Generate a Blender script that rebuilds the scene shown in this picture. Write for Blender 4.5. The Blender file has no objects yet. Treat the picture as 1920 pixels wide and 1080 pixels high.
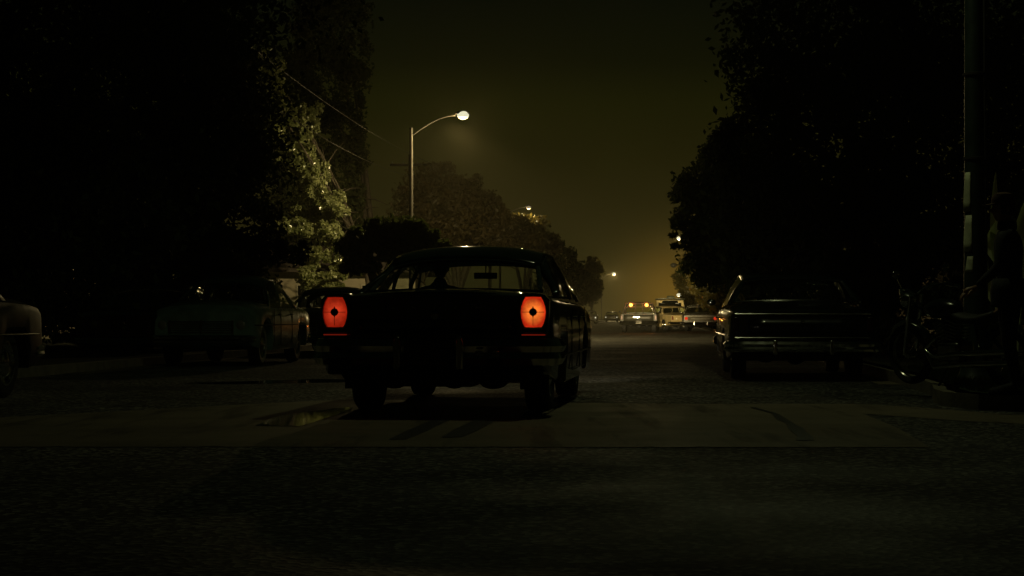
import bpy, bmesh, math, random
import numpy as np
from mathutils import Vector, Matrix
R = math.radians
sc = bpy.context.scene
COL = sc.collection
random.seed(7)

# ------------------------------------------------------------------ camera, sky, exposure
F = 3275.0            # focal length in pixels of the 1920 wide frame
CAMZ = 0.85
HY = 593.0            # horizon row
cam_d = bpy.data.cameras.new('camera'); cam = bpy.data.objects.new('camera', cam_d); COL.objects.link(cam)
cam_d.sensor_width = 36; cam_d.lens = F/1920*36
cam_d.clip_start = 0.05; cam_d.clip_end = 4000
cam.location = (0, 0, CAMZ)
cam.rotation_euler = (R(90)+math.atan((HY-540)/F), 0, 0)
sc.camera = cam

W = bpy.data.worlds.new('World'); sc.world = W; W.use_nodes = True
nt = W.node_tree; nt.nodes.clear()
def N(t, **k):
    n = nt.nodes.new(t)
    for a, b in k.items(): setattr(n, a, b)
    return n
out = N('ShaderNodeOutputWorld'); tc = N('ShaderNodeTexCoord'); sep = N('ShaderNodeSeparateXYZ')
nt.links.new(tc.outputs['Generated'], sep.inputs[0])
# light-polluted night sky: brighter towards the horizon, warm glow of the town down the street
ramp = N('ShaderNodeValToRGB'); cr = ramp.color_ramp
nt.links.new(sep.outputs['Z'], ramp.inputs[0])
SKY = [(0.0, (.0235,.0185,.0052)), (0.03, (.0200,.0162,.0040)), (0.06, (.0165,.0136,.0031)), (0.09, (.0118,.0106,.0018)), (0.12, (.0086,.0090,.0011)), (0.145, (.0034,.0042,.0008)), (0.18, (.0014,.0024,.0009)), (1.0, (.0005,.0018,.0008))]
cr.elements[0].position, cr.elements[0].color = SKY[0][0], (*SKY[0][1], 1)
cr.elements[1].position, cr.elements[1].color = SKY[-1][0], (*SKY[-1][1], 1)
for p, c in SKY[1:-1]:
    e = cr.elements.new(p); e.color = (*c, 1)
def glow(px, py, sharp, col):
    v = Vector(((px-960)/F, 1, (HY-py)/F)).normalized()
    d = N('ShaderNodeVectorMath', operation='DOT_PRODUCT'); d.inputs[1].default_value = v
    nt.links.new(tc.outputs['Generated'], d.inputs[0])
    p = N('ShaderNodeMath', operation='POWER'); p.inputs[1].default_value = sharp; p.use_clamp = True
    nt.links.new(d.outputs['Value'], p.inputs[0])
    m = N('ShaderNodeMixRGB', blend_type='MULTIPLY'); m.inputs[0].default_value = 1; m.inputs[2].default_value = (*col, 1)
    nt.links.new(p.outputs[0], m.inputs[1]); return m.outputs[0]
def addc(a, b):
    m = N('ShaderNodeMixRGB', blend_type='ADD'); m.inputs[0].default_value = 1
    nt.links.new(a, m.inputs[1]); nt.links.new(b, m.inputs[2]); return m.outputs[0]
g1 = glow(1265, 560, 3200, (.125, .061, .0045))
g2 = glow(1240, 590, 420, (.009, .007, .001))
# front half of the horizon is the lit side of town; behind the camera it is darker
mr = N('ShaderNodeMapRange'); mr.inputs['From Min'].default_value = -.2; mr.inputs['From Max'].default_value = .9
mr.inputs['To Min'].default_value = .18; mr.inputs['To Max'].default_value = 1
nt.links.new(sep.outputs['Y'], mr.inputs['Value'])
mm = N('ShaderNodeMixRGB', blend_type='MULTIPLY'); mm.inputs[0].default_value = 1
nt.links.new(ramp.outputs[0], mm.inputs[1]); nt.links.new(mr.outputs[0], mm.inputs[2])
nz = N('ShaderNodeTexNoise'); nz.inputs['Scale'].default_value = 9; nz.inputs['Detail'].default_value = 3
nt.links.new(tc.outputs['Generated'], nz.inputs[0])
mr2 = N('ShaderNodeMapRange'); mr2.inputs['To Min'].default_value = .8; mr2.inputs['To Max'].default_value = 1.2
nt.links.new(nz.outputs[0], mr2.inputs['Value'])
mm2 = N('ShaderNodeMixRGB', blend_type='MULTIPLY'); mm2.inputs[0].default_value = 1
nt.links.new(mm.outputs[0], mm2.inputs[1]); nt.links.new(mr2.outputs[0], mm2.inputs[2])
tot = addc(addc(mm2.outputs[0], g1), g2)
sky = N('ShaderNodeTexSky', sky_type='NISHITA'); sky.sun_disc = False; sky.sun_elevation = R(-6); sky.sun_rotation = R(180)
b1 = N('ShaderNodeBackground'); nt.links.new(tot, b1.inputs[0]); b1.inputs[1].default_value = 1.0
b2 = N('ShaderNodeBackground'); nt.links.new(sky.outputs[0], b2.inputs[0]); b2.inputs[1].default_value = 0.002
ad = N('ShaderNodeAddShader'); nt.links.new(b1.outputs[0], ad.inputs[0]); nt.links.new(b2.outputs[0], ad.inputs[1])
nt.links.new(ad.outputs[0], out.inputs[0])
sc.view_settings.view_transform = 'Standard'; sc.view_settings.look = 'None'
sc.view_settings.exposure = 0; sc.view_settings.gamma = 1
sc.render.engine = 'CYCLES'
sc.cycles.use_denoising = True
sc.cycles.max_bounces = 8; sc.cycles.transparent_max_bounces = 24; sc.cycles.volume_bounces = 0
sc.cycles.sample_clamp_indirect = 2.0
sc.cycles.use_light_tree = True
HAZE_DENSITY = 0.0005

# lamp powers (watts)
P_NEAR_LAMP = 125; P_LAMP = 900; P_HEAD = 330; P_MAIN_BEAM = 170000

# ------------------------------------------------------------------ helpers
SA = R(4.8)
def st(o, t):            # street frame: o = metres right of the camera's line, t = metres along the street
    return (o*math.cos(SA)+t*math.sin(SA), -o*math.sin(SA)+t*math.cos(SA))
def at(px, py, d):       # photo pixel + distance -> world point
    return ((px-960)*d/F, d, CAMZ+(HY-py)*d/F)

class MB:
    def __init__(s): s.v = []; s.f = []; s.sm = True
    def add(s, v, f):
        o = len(s.v); s.v += [tuple(p) for p in v]; s.f += [tuple(i+o for i in q) for q in f]; return s
    def box(s, c, d, rot=None, taper=1):
        hx, hy, hz = d[0]/2, d[1]/2, d[2]/2
        v = []
        for z, k in ((-hz, 1), (hz, taper)):
            for x, y in ((-hx,-hy),(hx,-hy),(hx,hy),(-hx,hy)): v.append(Vector((x*k, y*k, z)))
        if rot: v = [rot @ p for p in v]
        v = [p+Vector(c) for p in v]
        return s.add(v, [(3,2,1,0),(4,5,6,7),(0,1,5,4),(1,2,6,5),(2,3,7,6),(3,0,4,7)])
    def tube(s, pts, r, n=10, caps=True):
        pts = [Vector(p) for p in pts]; rs = r if hasattr(r, '__len__') else [r]*len(pts)
        v = []; up = Vector((0,0,1))
        prev = None
        for i, p in enumerate(pts):
            t = (pts[min(i+1,len(pts)-1)]-pts[max(i-1,0)]).normalized()
            if prev is None:
                a = t.cross(up if abs(t.z) < .95 else Vector((1,0,0))).normalized()
            else:
                a = (prev - t*prev.dot(t)).normalized()
            prev = a; b = t.cross(a)
            for k in range(n):
                w = 2*math.pi*k/n; v.append(p+a*math.cos(w)*rs[i]+b*math.sin(w)*rs[i])
        f = []
        for i in range(len(pts)-1):
            for k in range(n): f.append((i*n+k, i*n+(k+1)%n, (i+1)*n+(k+1)%n, (i+1)*n+k))
        if caps: f.append(tuple(range(n))[::-1]); f.append(tuple((len(pts)-1)*n+k for k in range(n)))
        return s.add(v, f)
    def lathe(s, prof, c=(0,0,0), axis='z', n=24, close=False):   # prof: (radius, height)
        v = []
        for r, h in prof:
            for k in range(n):
                w = 2*math.pi*k/n; a, b = r*math.cos(w), r*math.sin(w)
                v.append({'z': (a,b,h), 'x': (h,a,b), 'y': (a,h,b)}[axis])
        v = [(p[0]+c[0], p[1]+c[1], p[2]+c[2]) for p in v]
        m = len(prof); f = []
        for i in range(m-1 if not close else m):
            j = (i+1) % m
            for k in range(n): f.append((i*n+k, i*n+(k+1)%n, j*n+(k+1)%n, j*n+k))
        return s.add(v, f)
    def ell(s, c, r, n=16, m=10, rot=None):
        v = []; f = []
        for i in range(m+1):
            th = math.pi*i/m
            for k in range(n):
                w = 2*math.pi*k/n
                p = Vector((r[0]*math.sin(th)*math.cos(w), r[1]*math.sin(th)*math.sin(w), r[2]*math.cos(th)))
                if rot: p = rot @ p
                v.append(p+Vector(c))
        for i in range(m):
            for k in range(n): f.append((i*n+k, (i+1)*n+k, (i+1)*n+(k+1)%n, i*n+(k+1)%n))
        return s.add(v, f)
    def grid(s, fn, nu, nv):
        v = [fn(i/nu, j/nv) for i in range(nu+1) for j in range(nv+1)]
        f = [(i*(nv+1)+j, (i+1)*(nv+1)+j, (i+1)*(nv+1)+j+1, i*(nv+1)+j+1) for i in range(nu) for j in range(nv)]
        return s.add(v, f)
    def prism(s, poly, y0, y1, plane='xz'):   # closed polygon extruded
        n = len(poly)
        def P(p, h): return {'xz': (p[0], h, p[1]), 'xy': (p[0], p[1], h), 'yz': (h, p[0], p[1])}[plane]
        v = [P(p, y0) for p in poly]+[P(p, y1) for p in poly]
        f = [tuple(range(n)), tuple(range(n, 2*n))[::-1]]+[(i, i+n, (i+1)%n+n, (i+1)%n) for i in range(n)]
        return s.add(v, f)
    def build(s, name, mat, parent=None, bevel=0, solid=0, ang=35, clean=True):
        me = bpy.data.meshes.new(name); me.from_pydata(s.v, [], s.f)
        if clean:
            bm = bmesh.new(); bm.from_mesh(me)
            bmesh.ops.remove_doubles(bm, verts=bm.verts, dist=1e-5)
            bmesh.ops.recalc_face_normals(bm, faces=bm.faces)
            bm.to_mesh(me); bm.free()
        me.update()
        me.polygons.foreach_set('use_smooth', [True]*len(me.polygons))
        me.set_sharp_from_angle(angle=R(ang))
        o = bpy.data.objects.new(name, me); COL.objects.link(o)
        for m in (mat if isinstance(mat, (list, tuple)) else [mat]): me.materials.append(m)
        if parent: o.parent = parent
        if solid:
            q = o.modifiers.new('thick', 'SOLIDIFY'); q.thickness = solid; q.offset = -1
        if bevel:
            q = o.modifiers.new('bevel', 'BEVEL'); q.width = bevel; q.segments = 2; q.limit_method = 'ANGLE'; q.angle_limit = R(40)
        return o
def tag(o, label=None, cat=None, group=None, kind=None):
    for k, v in (('label', label), ('category', cat), ('group', group), ('kind', kind)):
        if v: o[k] = v
    return o
def empty(name, loc=(0,0,0), rz=0):
    o = bpy.data.objects.new(name, None); COL.objects.link(o)
    o.location = loc if len(loc) == 3 else (loc[0], loc[1], 0); o.rotation_euler = (0,0,rz); o.empty_display_size = .3
    return o
def copy_tree(o, parent=None):
    c = o.copy(); COL.objects.link(c)
    if parent: c.parent = parent
    for ch in list(o.children): copy_tree(ch, c)
    return c

# ------------------------------------------------------------------ materials
def mat(name, col, rough=.5, metal=0, noise=0, nscale=8, bump=0, bscale=40, coat=0, spec=.5, col2=None, detail=4):
    m = bpy.data.materials.new(name); m.use_nodes = True; t = m.node_tree; p = t.nodes['Principled BSDF']
    p.inputs['Base Color'].default_value = (*col, 1); p.inputs['Roughness'].default_value = rough; p.inputs['Metallic'].default_value = metal
    p.inputs['Specular IOR Level'].default_value = spec
    if coat: p.inputs['Coat Weight'].default_value = coat; p.inputs['Coat Roughness'].default_value = .06
    tcn = t.nodes.new('ShaderNodeTexCoord')
    if noise or col2:
        n = t.nodes.new('ShaderNodeTexNoise'); n.inputs['Scale'].default_value = nscale; n.inputs['Detail'].default_value = detail
        t.links.new(tcn.outputs['Object'], n.inputs[0])
        r = t.nodes.new('ShaderNodeValToRGB')
        r.color_ramp.elements[0].position = .35; r.color_ramp.elements[1].position = .65
        c2 = col2 or tuple(c*(1-noise) for c in col)
        r.color_ramp.elements[0].color = (*c2, 1); r.color_ramp.elements[1].color = (*(col if col2 else tuple(c*(1+noise*.5) for c in col)), 1)
        t.links.new(n.outputs[0], r.inputs[0]); t.links.new(r.outputs[0], p.inputs['Base Color'])
        q = t.nodes.new('ShaderNodeMapRange'); q.inputs['To Min'].default_value = rough*.8; q.inputs['To Max'].default_value = min(1, rough*1.25)
        t.links.new(n.outputs[0], q.inputs['Value']); t.links.new(q.outputs[0], p.inputs['Roughness'])
    if bump:
        n2 = t.nodes.new('ShaderNodeTexNoise'); n2.inputs['Scale'].default_value = bscale; n2.inputs['Detail'].default_value = 5
        t.links.new(tcn.outputs['Object'], n2.inputs[0])
        bb = t.nodes.new('ShaderNodeBump'); bb.inputs['Strength'].default_value = bump; bb.inputs['Distance'].default_value = .02
        t.links.new(n2.outputs[0], bb.inputs['Height']); t.links.new(bb.outputs[0], p.inputs['Normal'])
    return m
def emit(name, col, s, edge=None):
    m = bpy.data.materials.new(name); m.use_nodes = True; t = m.node_tree; p = t.nodes['Principled BSDF']
    p.inputs['Base Color'].default_value = (*[min(.5, c*.3) for c in col], 1)
    p.inputs['Emission Color'].default_value = (*col, 1); p.inputs['Emission Strength'].default_value = s
    p.inputs['Roughness'].default_value = .6; p.inputs['Specular IOR Level'].default_value = .1
    return m
def glass_mat(name, tint=.75, refl=1.0):
    m = bpy.data.materials.new(name); m.use_nodes = True; t = m.node_tree; t.nodes.clear()
    o = t.nodes.new('ShaderNodeOutputMaterial'); a = t.nodes.new('ShaderNodeBsdfTransparent'); b = t.nodes.new('ShaderNodeBsdfGlossy')
    a.inputs[0].default_value = (tint*.95, tint, tint*.93, 1); b.inputs['Roughness'].default_value = .03
    lw = t.nodes.new('ShaderNodeLayerWeight'); pw = t.nodes.new('ShaderNodeMath'); pw.operation = 'POWER'; pw.inputs[1].default_value = 5.0
    t.links.new(lw.outputs['Facing'], pw.inputs[0]); fr = t.nodes.new('ShaderNodeMath'); fr.operation = 'MULTIPLY_ADD'; fr.inputs[1].default_value = .9; fr.inputs[2].default_value = .035; t.links.new(pw.outputs[0], fr.inputs[0])
    mx = t.nodes.new('ShaderNodeMixShader'); t.links.new(fr.outputs[0], mx.inputs[0]); t.links.new(a.outputs[0], mx.inputs[1]); t.links.new(b.outputs[0], mx.inputs[2])
    t.links.new(mx.outputs[0], o.inputs[0]); return m
def leaf_mat(name, col, col2, rough=.4, sp=.6):
    m = mat(name, col, rough, noise=.4, nscale=1.2, col2=col2, spec=sp); t = m.node_tree; p = t.nodes['Principled BSDF']
    o = t.nodes['Material Output']; tr = t.nodes.new('ShaderNodeBsdfTranslucent'); mx = t.nodes.new('ShaderNodeMixShader'); mx.inputs[0].default_value = .35
    tr.inputs[0].default_value = (col[0]*1.4, col[1]*1.5, col[2], 1)
    t.links.new(p.outputs[0], mx.inputs[1]); t.links.new(tr.outputs[0], mx.inputs[2]); t.links.new(mx.outputs[0], o.inputs[0]); return m
M = {}
M['black'] = mat('black_paint', (.005,.010,.008), .12, coat=.8, noise=.3, nscale=3, bump=.02, bscale=6)
M['black2'] = mat('worn_black_paint', (.006,.007,.006), .22, coat=.4, noise=.4, nscale=5, bump=.03, bscale=8)
M['black_matt'] = mat('dusty_black_paint', (.005,.006,.006), .45, noise=.4, nscale=5, bump=.03, bscale=8)
M['grey'] = mat('grey_green_paint', (.20,.32,.27), .22, coat=.3, noise=.25, nscale=4, bump=.04, bscale=7)
M['tan'] = mat('tan_paint', (.48,.37,.17), .35, coat=.3, noise=.2, nscale=4)
M['tan2'] = mat('cream_paint', (.62,.50,.24), .4, coat=.2, noise=.2, nscale=3)
M['silver'] = mat('dull_silver_paint', (.16,.15,.11), .42, noise=.2, nscale=4)
M['drab'] = mat('dusty_grey_paint', (.028,.027,.019), .5, noise=.3, nscale=4)
M['white'] = mat('white_paint', (.62,.58,.5), .4, noise=.1)
M['olive'] = mat('olive_paint', (.07,.075,.045), .3, coat=.3, noise=.2)
M['chrome'] = mat('chrome', (.75,.75,.70), .12, metal=1, noise=.15, nscale=12)
M['chrome_dull'] = mat('old_chrome', (.35,.35,.31), .22, metal=1, noise=.3, nscale=9, bump=.05, bscale=20)
M['rubber'] = mat('tyre_rubber', (.012,.012,.011), .8, bump=.2, bscale=60)
M['under'] = mat('underbody_metal', (.010,.010,.009), .8, noise=.3, bump=.2, bscale=20)
M['interior'] = mat('vinyl_interior', (.018,.017,.014), .6, noise=.2)
M['glass'] = glass_mat('car_glass', .985)
M['darkglass'] = mat('dark_window_glass', (.004,.005,.004), .05, spec=.7)
M['plate'] = mat('dark_number_plate', (.012,.012,.012), .4)
M['redlens'] = mat('unlit_red_lens', (.12,.006,.004), .4, coat=.0)
M['darklens'] = mat('dark_red_lens', (.012,.002,.002), .3)
M['clearlens'] = mat('clear_lens', (.25,.25,.22), .1, coat=.6)
M['tail_red'] = emit('lit_red_lens', (1,.05,.012), .62)
M['tail_small'] = emit('lit_far_red_lens', (1,.045,.012), .55)
M['amber'] = emit('lit_amber_lens', (1,.45,.13), 1.3)
M['headlit'] = emit('lit_headlamp', (1,.93,.7), 6)
M['headlit_soft'] = emit('dim_lit_headlamp', (1,.93,.62), .85)
M['lens_bright'] = emit('street_lamp_lens', (1,.97,.66), .80)
M['lens_small'] = emit('far_street_lamp_lens', (1,.93,.60), .95)
M['pole'] = mat('weathered_green_pole', (.018,.032,.022), .45, noise=.4, nscale=6, bump=.1, bscale=20)
M['galv'] = mat('galvanised_steel', (.014,.011,.005), .9, metal=0, noise=.2)
M['wood'] = mat('tarred_pole_wood', (.045,.036,.026), .85, noise=.4, nscale=5, bump=.3, bscale=25)
M['cable'] = mat('cable_sheath', (.02,.02,.016), .5, spec=.3)
M['bark'] = mat('bark', (.055,.045,.032), .9, noise=.5, nscale=7, bump=.6, bscale=14)
M['leaf_a'] = leaf_mat('broad_green_leaves', (.11,.115,.04), (.05,.06,.02), .38)
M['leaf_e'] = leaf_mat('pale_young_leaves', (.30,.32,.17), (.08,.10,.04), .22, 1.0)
M['leaf_b'] = leaf_mat('dark_green_leaves', (.040,.050,.018), (.020,.028,.010), .75, .15)
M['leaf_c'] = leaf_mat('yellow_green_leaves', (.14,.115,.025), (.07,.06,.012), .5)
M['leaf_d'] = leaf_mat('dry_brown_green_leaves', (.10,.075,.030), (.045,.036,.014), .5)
M['stucco'] = mat('beige_stucco', (.30,.27,.20), .85, noise=.15, nscale=2, bump=.3, bscale=40)
M['stucco2'] = mat('brick_red_stucco', (.22,.11,.06), .85, noise=.2, nscale=2, bump=.3, bscale=40)
M['rooftile'] = mat('dark_roof_shingles', (.05,.04,.035), .85, noise=.4, nscale=12, bump=.4, bscale=30)
M['trimwood'] = mat('painted_house_trim', (.32,.30,.24), .6, noise=.1)
M['concrete_kerb'] = mat('kerb_concrete', (.20,.18,.13), .8, noise=.3, nscale=4, bump=.3, bscale=30)
M['skin'] = mat('skin', (.36,.20,.12), .5)
M['cloth'] = mat('black_jacket_cloth', (.008,.010,.009), .85, noise=.3, nscale=10, bump=.3, bscale=30)
M['jeans'] = mat('dark_trouser_cloth', (.010,.011,.013), .9, noise=.3, nscale=12, bump=.3, bscale=40)
M['hair'] = mat('dark_hair', (.010,.008,.006), .7)
M['cap'] = mat('brown_cap_cloth', (.10,.045,.02), .8, noise=.2)
M['paper'] = mat('weathered_paper', (.70,.72,.50), .8, noise=.25, nscale=6)
M['paleleaf'] = leaf_mat('pale_leaf', (.55,.58,.38), (.38,.42,.26), .5)

def ground_mat(name, base, kind):
    m = bpy.data.materials.new(name); m.use_nodes = True; t = m.node_tree; p = t.nodes['Principled BSDF']; L = t.links.new
    tcn = t.nodes.new('ShaderNodeTexCoord')
    def noise(scale, det=5, rough=.5, vec=None):
        n = t.nodes.new('ShaderNodeTexNoise'); n.inputs['Scale'].default_value = scale; n.inputs['Detail'].default_value = det; n.inputs['Roughness'].default_value = rough
        L(vec or tcn.outputs['Object'], n.inputs[0]); return n.outputs[0]
    def rmp(src, a, b, ca, cb):
        r = t.nodes.new('ShaderNodeValToRGB'); r.color_ramp.elements[0].position = a; r.color_ramp.elements[1].position = b
        r.color_ramp.elements[0].color = (*ca, 1); r.color_ramp.elements[1].color = (*cb, 1); L(src, r.inputs[0]); return r.outputs[0]
    def mul(a, b, ty='MULTIPLY', f=1):
        x = t.nodes.new('ShaderNodeMixRGB'); x.blend_type = ty; x.inputs[0].default_value = f; L(a, x.inputs[1]); L(b, x.inputs[2]); return x.outputs[0]
    g = lambda v: (v, v, v)
    p.inputs['Specular IOR Level'].default_value = .18
    if kind == 'asphalt':
        big = rmp(noise(.35, 4), .35, .65, g(.62), g(1.15))
        vo = t.nodes.new('ShaderNodeTexVoronoi'); vo.inputs['Scale'].default_value = 32; L(tcn.outputs['Object'], vo.inputs[0])
        agg = rmp(vo.outputs['Color'], .5, 1.0, tuple(c*.40 for c in base), tuple(min(1, c*10) for c in base))
        c = mul(agg, big)
        # tar-filled cracks
        mp = t.nodes.new('ShaderNodeVectorMath'); mp.operation = 'ADD'; L(tcn.outputs['Object'], mp.inputs[0])
        nn = t.nodes.new('ShaderNodeTexNoise'); nn.inputs['Scale'].default_value = 1.2; L(tcn.outputs['Object'], nn.inputs[0]); L(nn.outputs['Color'], mp.inputs[1])
        ve = t.nodes.new('ShaderNodeTexVoronoi'); ve.feature = 'DISTANCE_TO_EDGE'; ve.inputs['Scale'].default_value = .28; L(mp.outputs[0], ve.inputs[0])
        c = mul(c, rmp(ve.outputs['Distance'], .004, .012, g(.35), g(1)))
        L(c, p.inputs['Base Color'])
        L(rmp(noise(.5, 3), .35, .6, g(.55), g(.85)), p.inputs['Roughness'])
        h = vo.outputs['Distance']; bs, bd = .55, .006
    elif kind == 'concrete':
        big = rmp(noise(.8, 6, .65), .3, .7, tuple(c*.62 for c in base), base)
        fine = rmp(noise(60, 3), .3, .7, g(.8), g(1.1))
        c = mul(big, fine)
        st_ = rmp(noise(2.3, 5, .7), .30, .40, g(.5), g(1))
        c = mul(c, st_)
        # long tyre-black streaks running along the travel direction
        mpn = t.nodes.new('ShaderNodeMapping'); mpn.inputs['Rotation'].default_value = (0, 0, R(-24)); mpn.inputs['Scale'].default_value = (2.2, .22, 1); L(tcn.outputs['Object'], mpn.inputs[0])
        c = mul(c, rmp(noise(1.6, 4, .6, mpn.outputs[0]), .34, .46, g(.45), g(1)))
        L(c, p.inputs['Base Color'])
        L(rmp(noise(1.1, 4), .3, .7, g(.5), g(.8)), p.inputs['Roughness'])
        h = noise(45, 5); bs, bd = .3, .006
    else:
        c = rmp(noise(5, 6), .3, .7, tuple(c*.5 for c in base), tuple(c*1.3 for c in base))
        L(c, p.inputs['Base Color']); p.inputs['Roughness'].default_value = .9
        h = noise(30, 5); bs, bd = .8, .03
    bb = t.nodes.new('ShaderNodeBump'); bb.inputs['Strength'].default_value = bs; bb.inputs['Distance'].default_value = bd
    L(h, bb.inputs['Height']); L(bb.outputs[0], p.inputs['Normal'])
    return m
M['asphalt'] = ground_mat('asphalt', (.042,.042,.038), 'asphalt')
M['concrete'] = ground_mat('concrete', (.25,.21,.15), 'concrete')
M['lawn'] = ground_mat('lawn_soil', (.030,.045,.018), 'soil')
M['wet'] = mat('wet_concrete_film', (.020,.024,.022), .035, noise=.3, nscale=3, spec=.6, bump=.004, bscale=5)
M['mark'] = mat('dark_mark_colour', (.012,.012,.011), .45)

# ------------------------------------------------------------------ ground
def sheet(name, pts, z, m, kind='structure'):
    b = MB(); b.add([(x, y, z) for x, y in pts], [tuple(range(len(pts)))])
    return tag(b.build(name, m, clean=False), kind=kind)
sheet('road', [(-700,-40),(700,-40),(700,525),(-700,525)], 0, M['asphalt'])
# pale concrete cross gutter that spans the mouth of the street
sheet('concrete_crossing', [(-14+16.7*k/260, 11.45-.15*k/260+random.uniform(-.018,.018)+(.05 if random.random() < .06 else 0)) for k in range(260)]+[(2.70,11.30),(2.92,13.2),(3.05,15.2),(3.6,14.2),(4.4,13.3),(9,12.4),(9,14.2),(5.2,14.7),(4.2,15.2),(3.75,16.3),(3.3,16.9),(1.6,16.9),(-1.9,17.6),(-4.3,14.6),(-14,13.0)], .004, M['concrete'])
def kerbed(name_side, line, far_poly, label):
    """raised ground behind a kerb line"""
    b = MB(); n = len(line); w = .15
    L = [Vector((p[0], p[1], 0)) for p in line]; v = []
    for i, p in enumerate(L):
        t = (L[min(i+1,n-1)]-L[max(i-1,0)]).normalized(); nn = Vector((t.y, -t.x, 0))*(1 if name_side > 0 else -1)
        v += [p+Vector((0,0,-.02)), p+nn*.02+Vector((0,0,.13)), p+nn*w+Vector((0,0,.14)), p+nn*w+Vector((0,0,-.02))]
    f = []
    for i in range(n-1):
        for k in range(3): f.append((i*4+k, i*4+k+1, (i+1)*4+k+1, (i+1)*4+k))
    b.add(v, f)
    return tag(b.build('kerb', M['concrete_kerb']), kind='structure')
KR, KL = 3.15, -8.75
right_line = [st(KR, 520), st(KR, 400), st(KR, 100), st(KR, 40), st(KR, 22), (4.62,18.6), (4.30,17.2), (4.22,16.5), (4.36,15.95), (4.8,15.62), (6.0,15.4), (14,15.1), (60,14.6)]
right_line = right_line[::-1]
kerbed(-1, right_line, None, '')
left_line = [(-60,19.5), (-14,20.0), (-9.2,20.4), (-7.6,21.2), (-6.95,22.6), st(KL,24.5), st(KL,40), st(KL,100), st(KL,400), st(KL,520)]
kerbed(-1, left_line, None, '')
# lawns / parkway behind the kerbs, then pavements on top
sheet('lawn', [(x+.13, y+.10) for x, y in right_line[:7]]+[(x+.14, y) for x, y in right_line[7:]]+[(700,520),(700,14)], .132, M['lawn'])
sheet('lawn', [(-700,520),(-700,19.5)]+[(x-.02, y+.13) for x, y in left_line[:3]]+[(x-.14, y+.05) for x, y in left_line[3:]], .132, M['lawn'])
def strip(name, o0, o1, t0, t1, z, m):
    return sheet(name, [st(o0,t0), st(o1,t0), st(o1,t1), st(o0,t1)], z, m)
strip('pavement', KR+1.6, KR+3.2, 22, 515, .137, M['concrete'])
strip('pavement', KL-3.2, KL-1.6, 27, 515, .137, M['concrete'])
strip('gutter', KR-.42, KR-.01, 22, 500, .005, M['concrete'])
strip('gutter', KL+.01, KL+.42, 25, 500, .005, M['concrete'])
# driveway on the left where the dark car stands
sheet('driveway', [st(-11.6,31), st(-8.9,31), st(-8.9,40), st(-11.6,40)], .142, M['concrete'])
# wet streak beside the rear tyre, dark diagonal marks and a crack in the crossing
def blob_sheet(name, pts, z, m, kind='structure'):
    n = len(pts); o = []
    for i in range(n):
        a, b_ = Vector(pts[i]), Vector(pts[(i+1)%n])
        for k in range(4):
            q = a.lerp(b_, k/4); o.append((q.x+random.uniform(-.02,.02), q.y+random.uniform(-.04,.04)))
    return sheet(name, o, z, m, kind)
blob_sheet('puddle', [(-1.44,15.5),(-1.46,16.3),(-1.62,16.0),(-1.95,14.9),(-2.0,13.5),(-1.62,13.4)], .008, M['wet'])
blob_sheet('puddle', [(-1.0,23.0),(-3.6,21.8),(-4.2,22.2),(-2.6,23.6)], .004, M['wet'])
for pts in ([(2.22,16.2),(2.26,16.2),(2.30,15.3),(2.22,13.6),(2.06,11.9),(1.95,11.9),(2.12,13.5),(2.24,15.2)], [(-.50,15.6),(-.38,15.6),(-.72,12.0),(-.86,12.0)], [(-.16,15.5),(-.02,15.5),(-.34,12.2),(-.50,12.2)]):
    blob_sheet('dark_mark', pts, .0085, M['mark'])

# ------------------------------------------------------------------ vegetation
def leaves_mesh(name, P, size, rng, m, droop=0):
    n = len(P)
    a = rng.normal(size=(n,3)); a /= np.linalg.norm(a, axis=1)[:,None]
    b = rng.normal(size=(n,3)); b -= (a*b).sum(1)[:,None]*a; b /= np.linalg.norm(b, axis=1)[:,None]
    s = size*rng.uniform(.6, 1.35, n)[:,None]
    v = np.stack([P-a*s, P-b*s*.5, P+a*s, P+b*s*.5], 1).reshape(-1,3)
    me = bpy.data.meshes.new(name); me.vertices.add(4*n); me.vertices.foreach_set('co', v.ravel().astype('f'))
    me.loops.add(4*n); me.loops.foreach_set('vertex_index', np.arange(4*n, dtype='i'))
    me.polygons.add(n); me.polygons.foreach_set('loop_start', np.arange(0, 4*n, 4, dtype='i'))
    me.update(); me.validate(); me.materials.append(m)
    o = bpy.data.objects.new(name, me); COL.objects.link(o); return o
def blob_points(blobs, n, rng, clump=.16, inner=.45, kf=1):
    ar = np.array([b[3]*b[4]+b[4]*b[5]+b[3]*b[5] for b in blobs]); cnt = (ar/ar.sum()*n).astype(int)
    out = []
    for b, c in zip(blobs, cnt):
        k = int(kf*max(14, int(14*(b[3]*b[5]))))
        d = rng.normal(size=(k,3)); d /= np.linalg.norm(d, axis=1)[:,None]
        rr = rng.uniform(inner, 1.02, k)**.6
        cen = d*rr[:,None]
        w = rng.integers(0, k, c)
        off = np.clip(rng.normal(size=(c,3)),-1.9,1.9)*clump*rng.uniform(.5, 1.5, k)[w][:,None]
        p = cen[w]+off
        out.append(p*np.array(b[3:6])+np.array(b[:3]))
    return np.concatenate(out)
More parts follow.
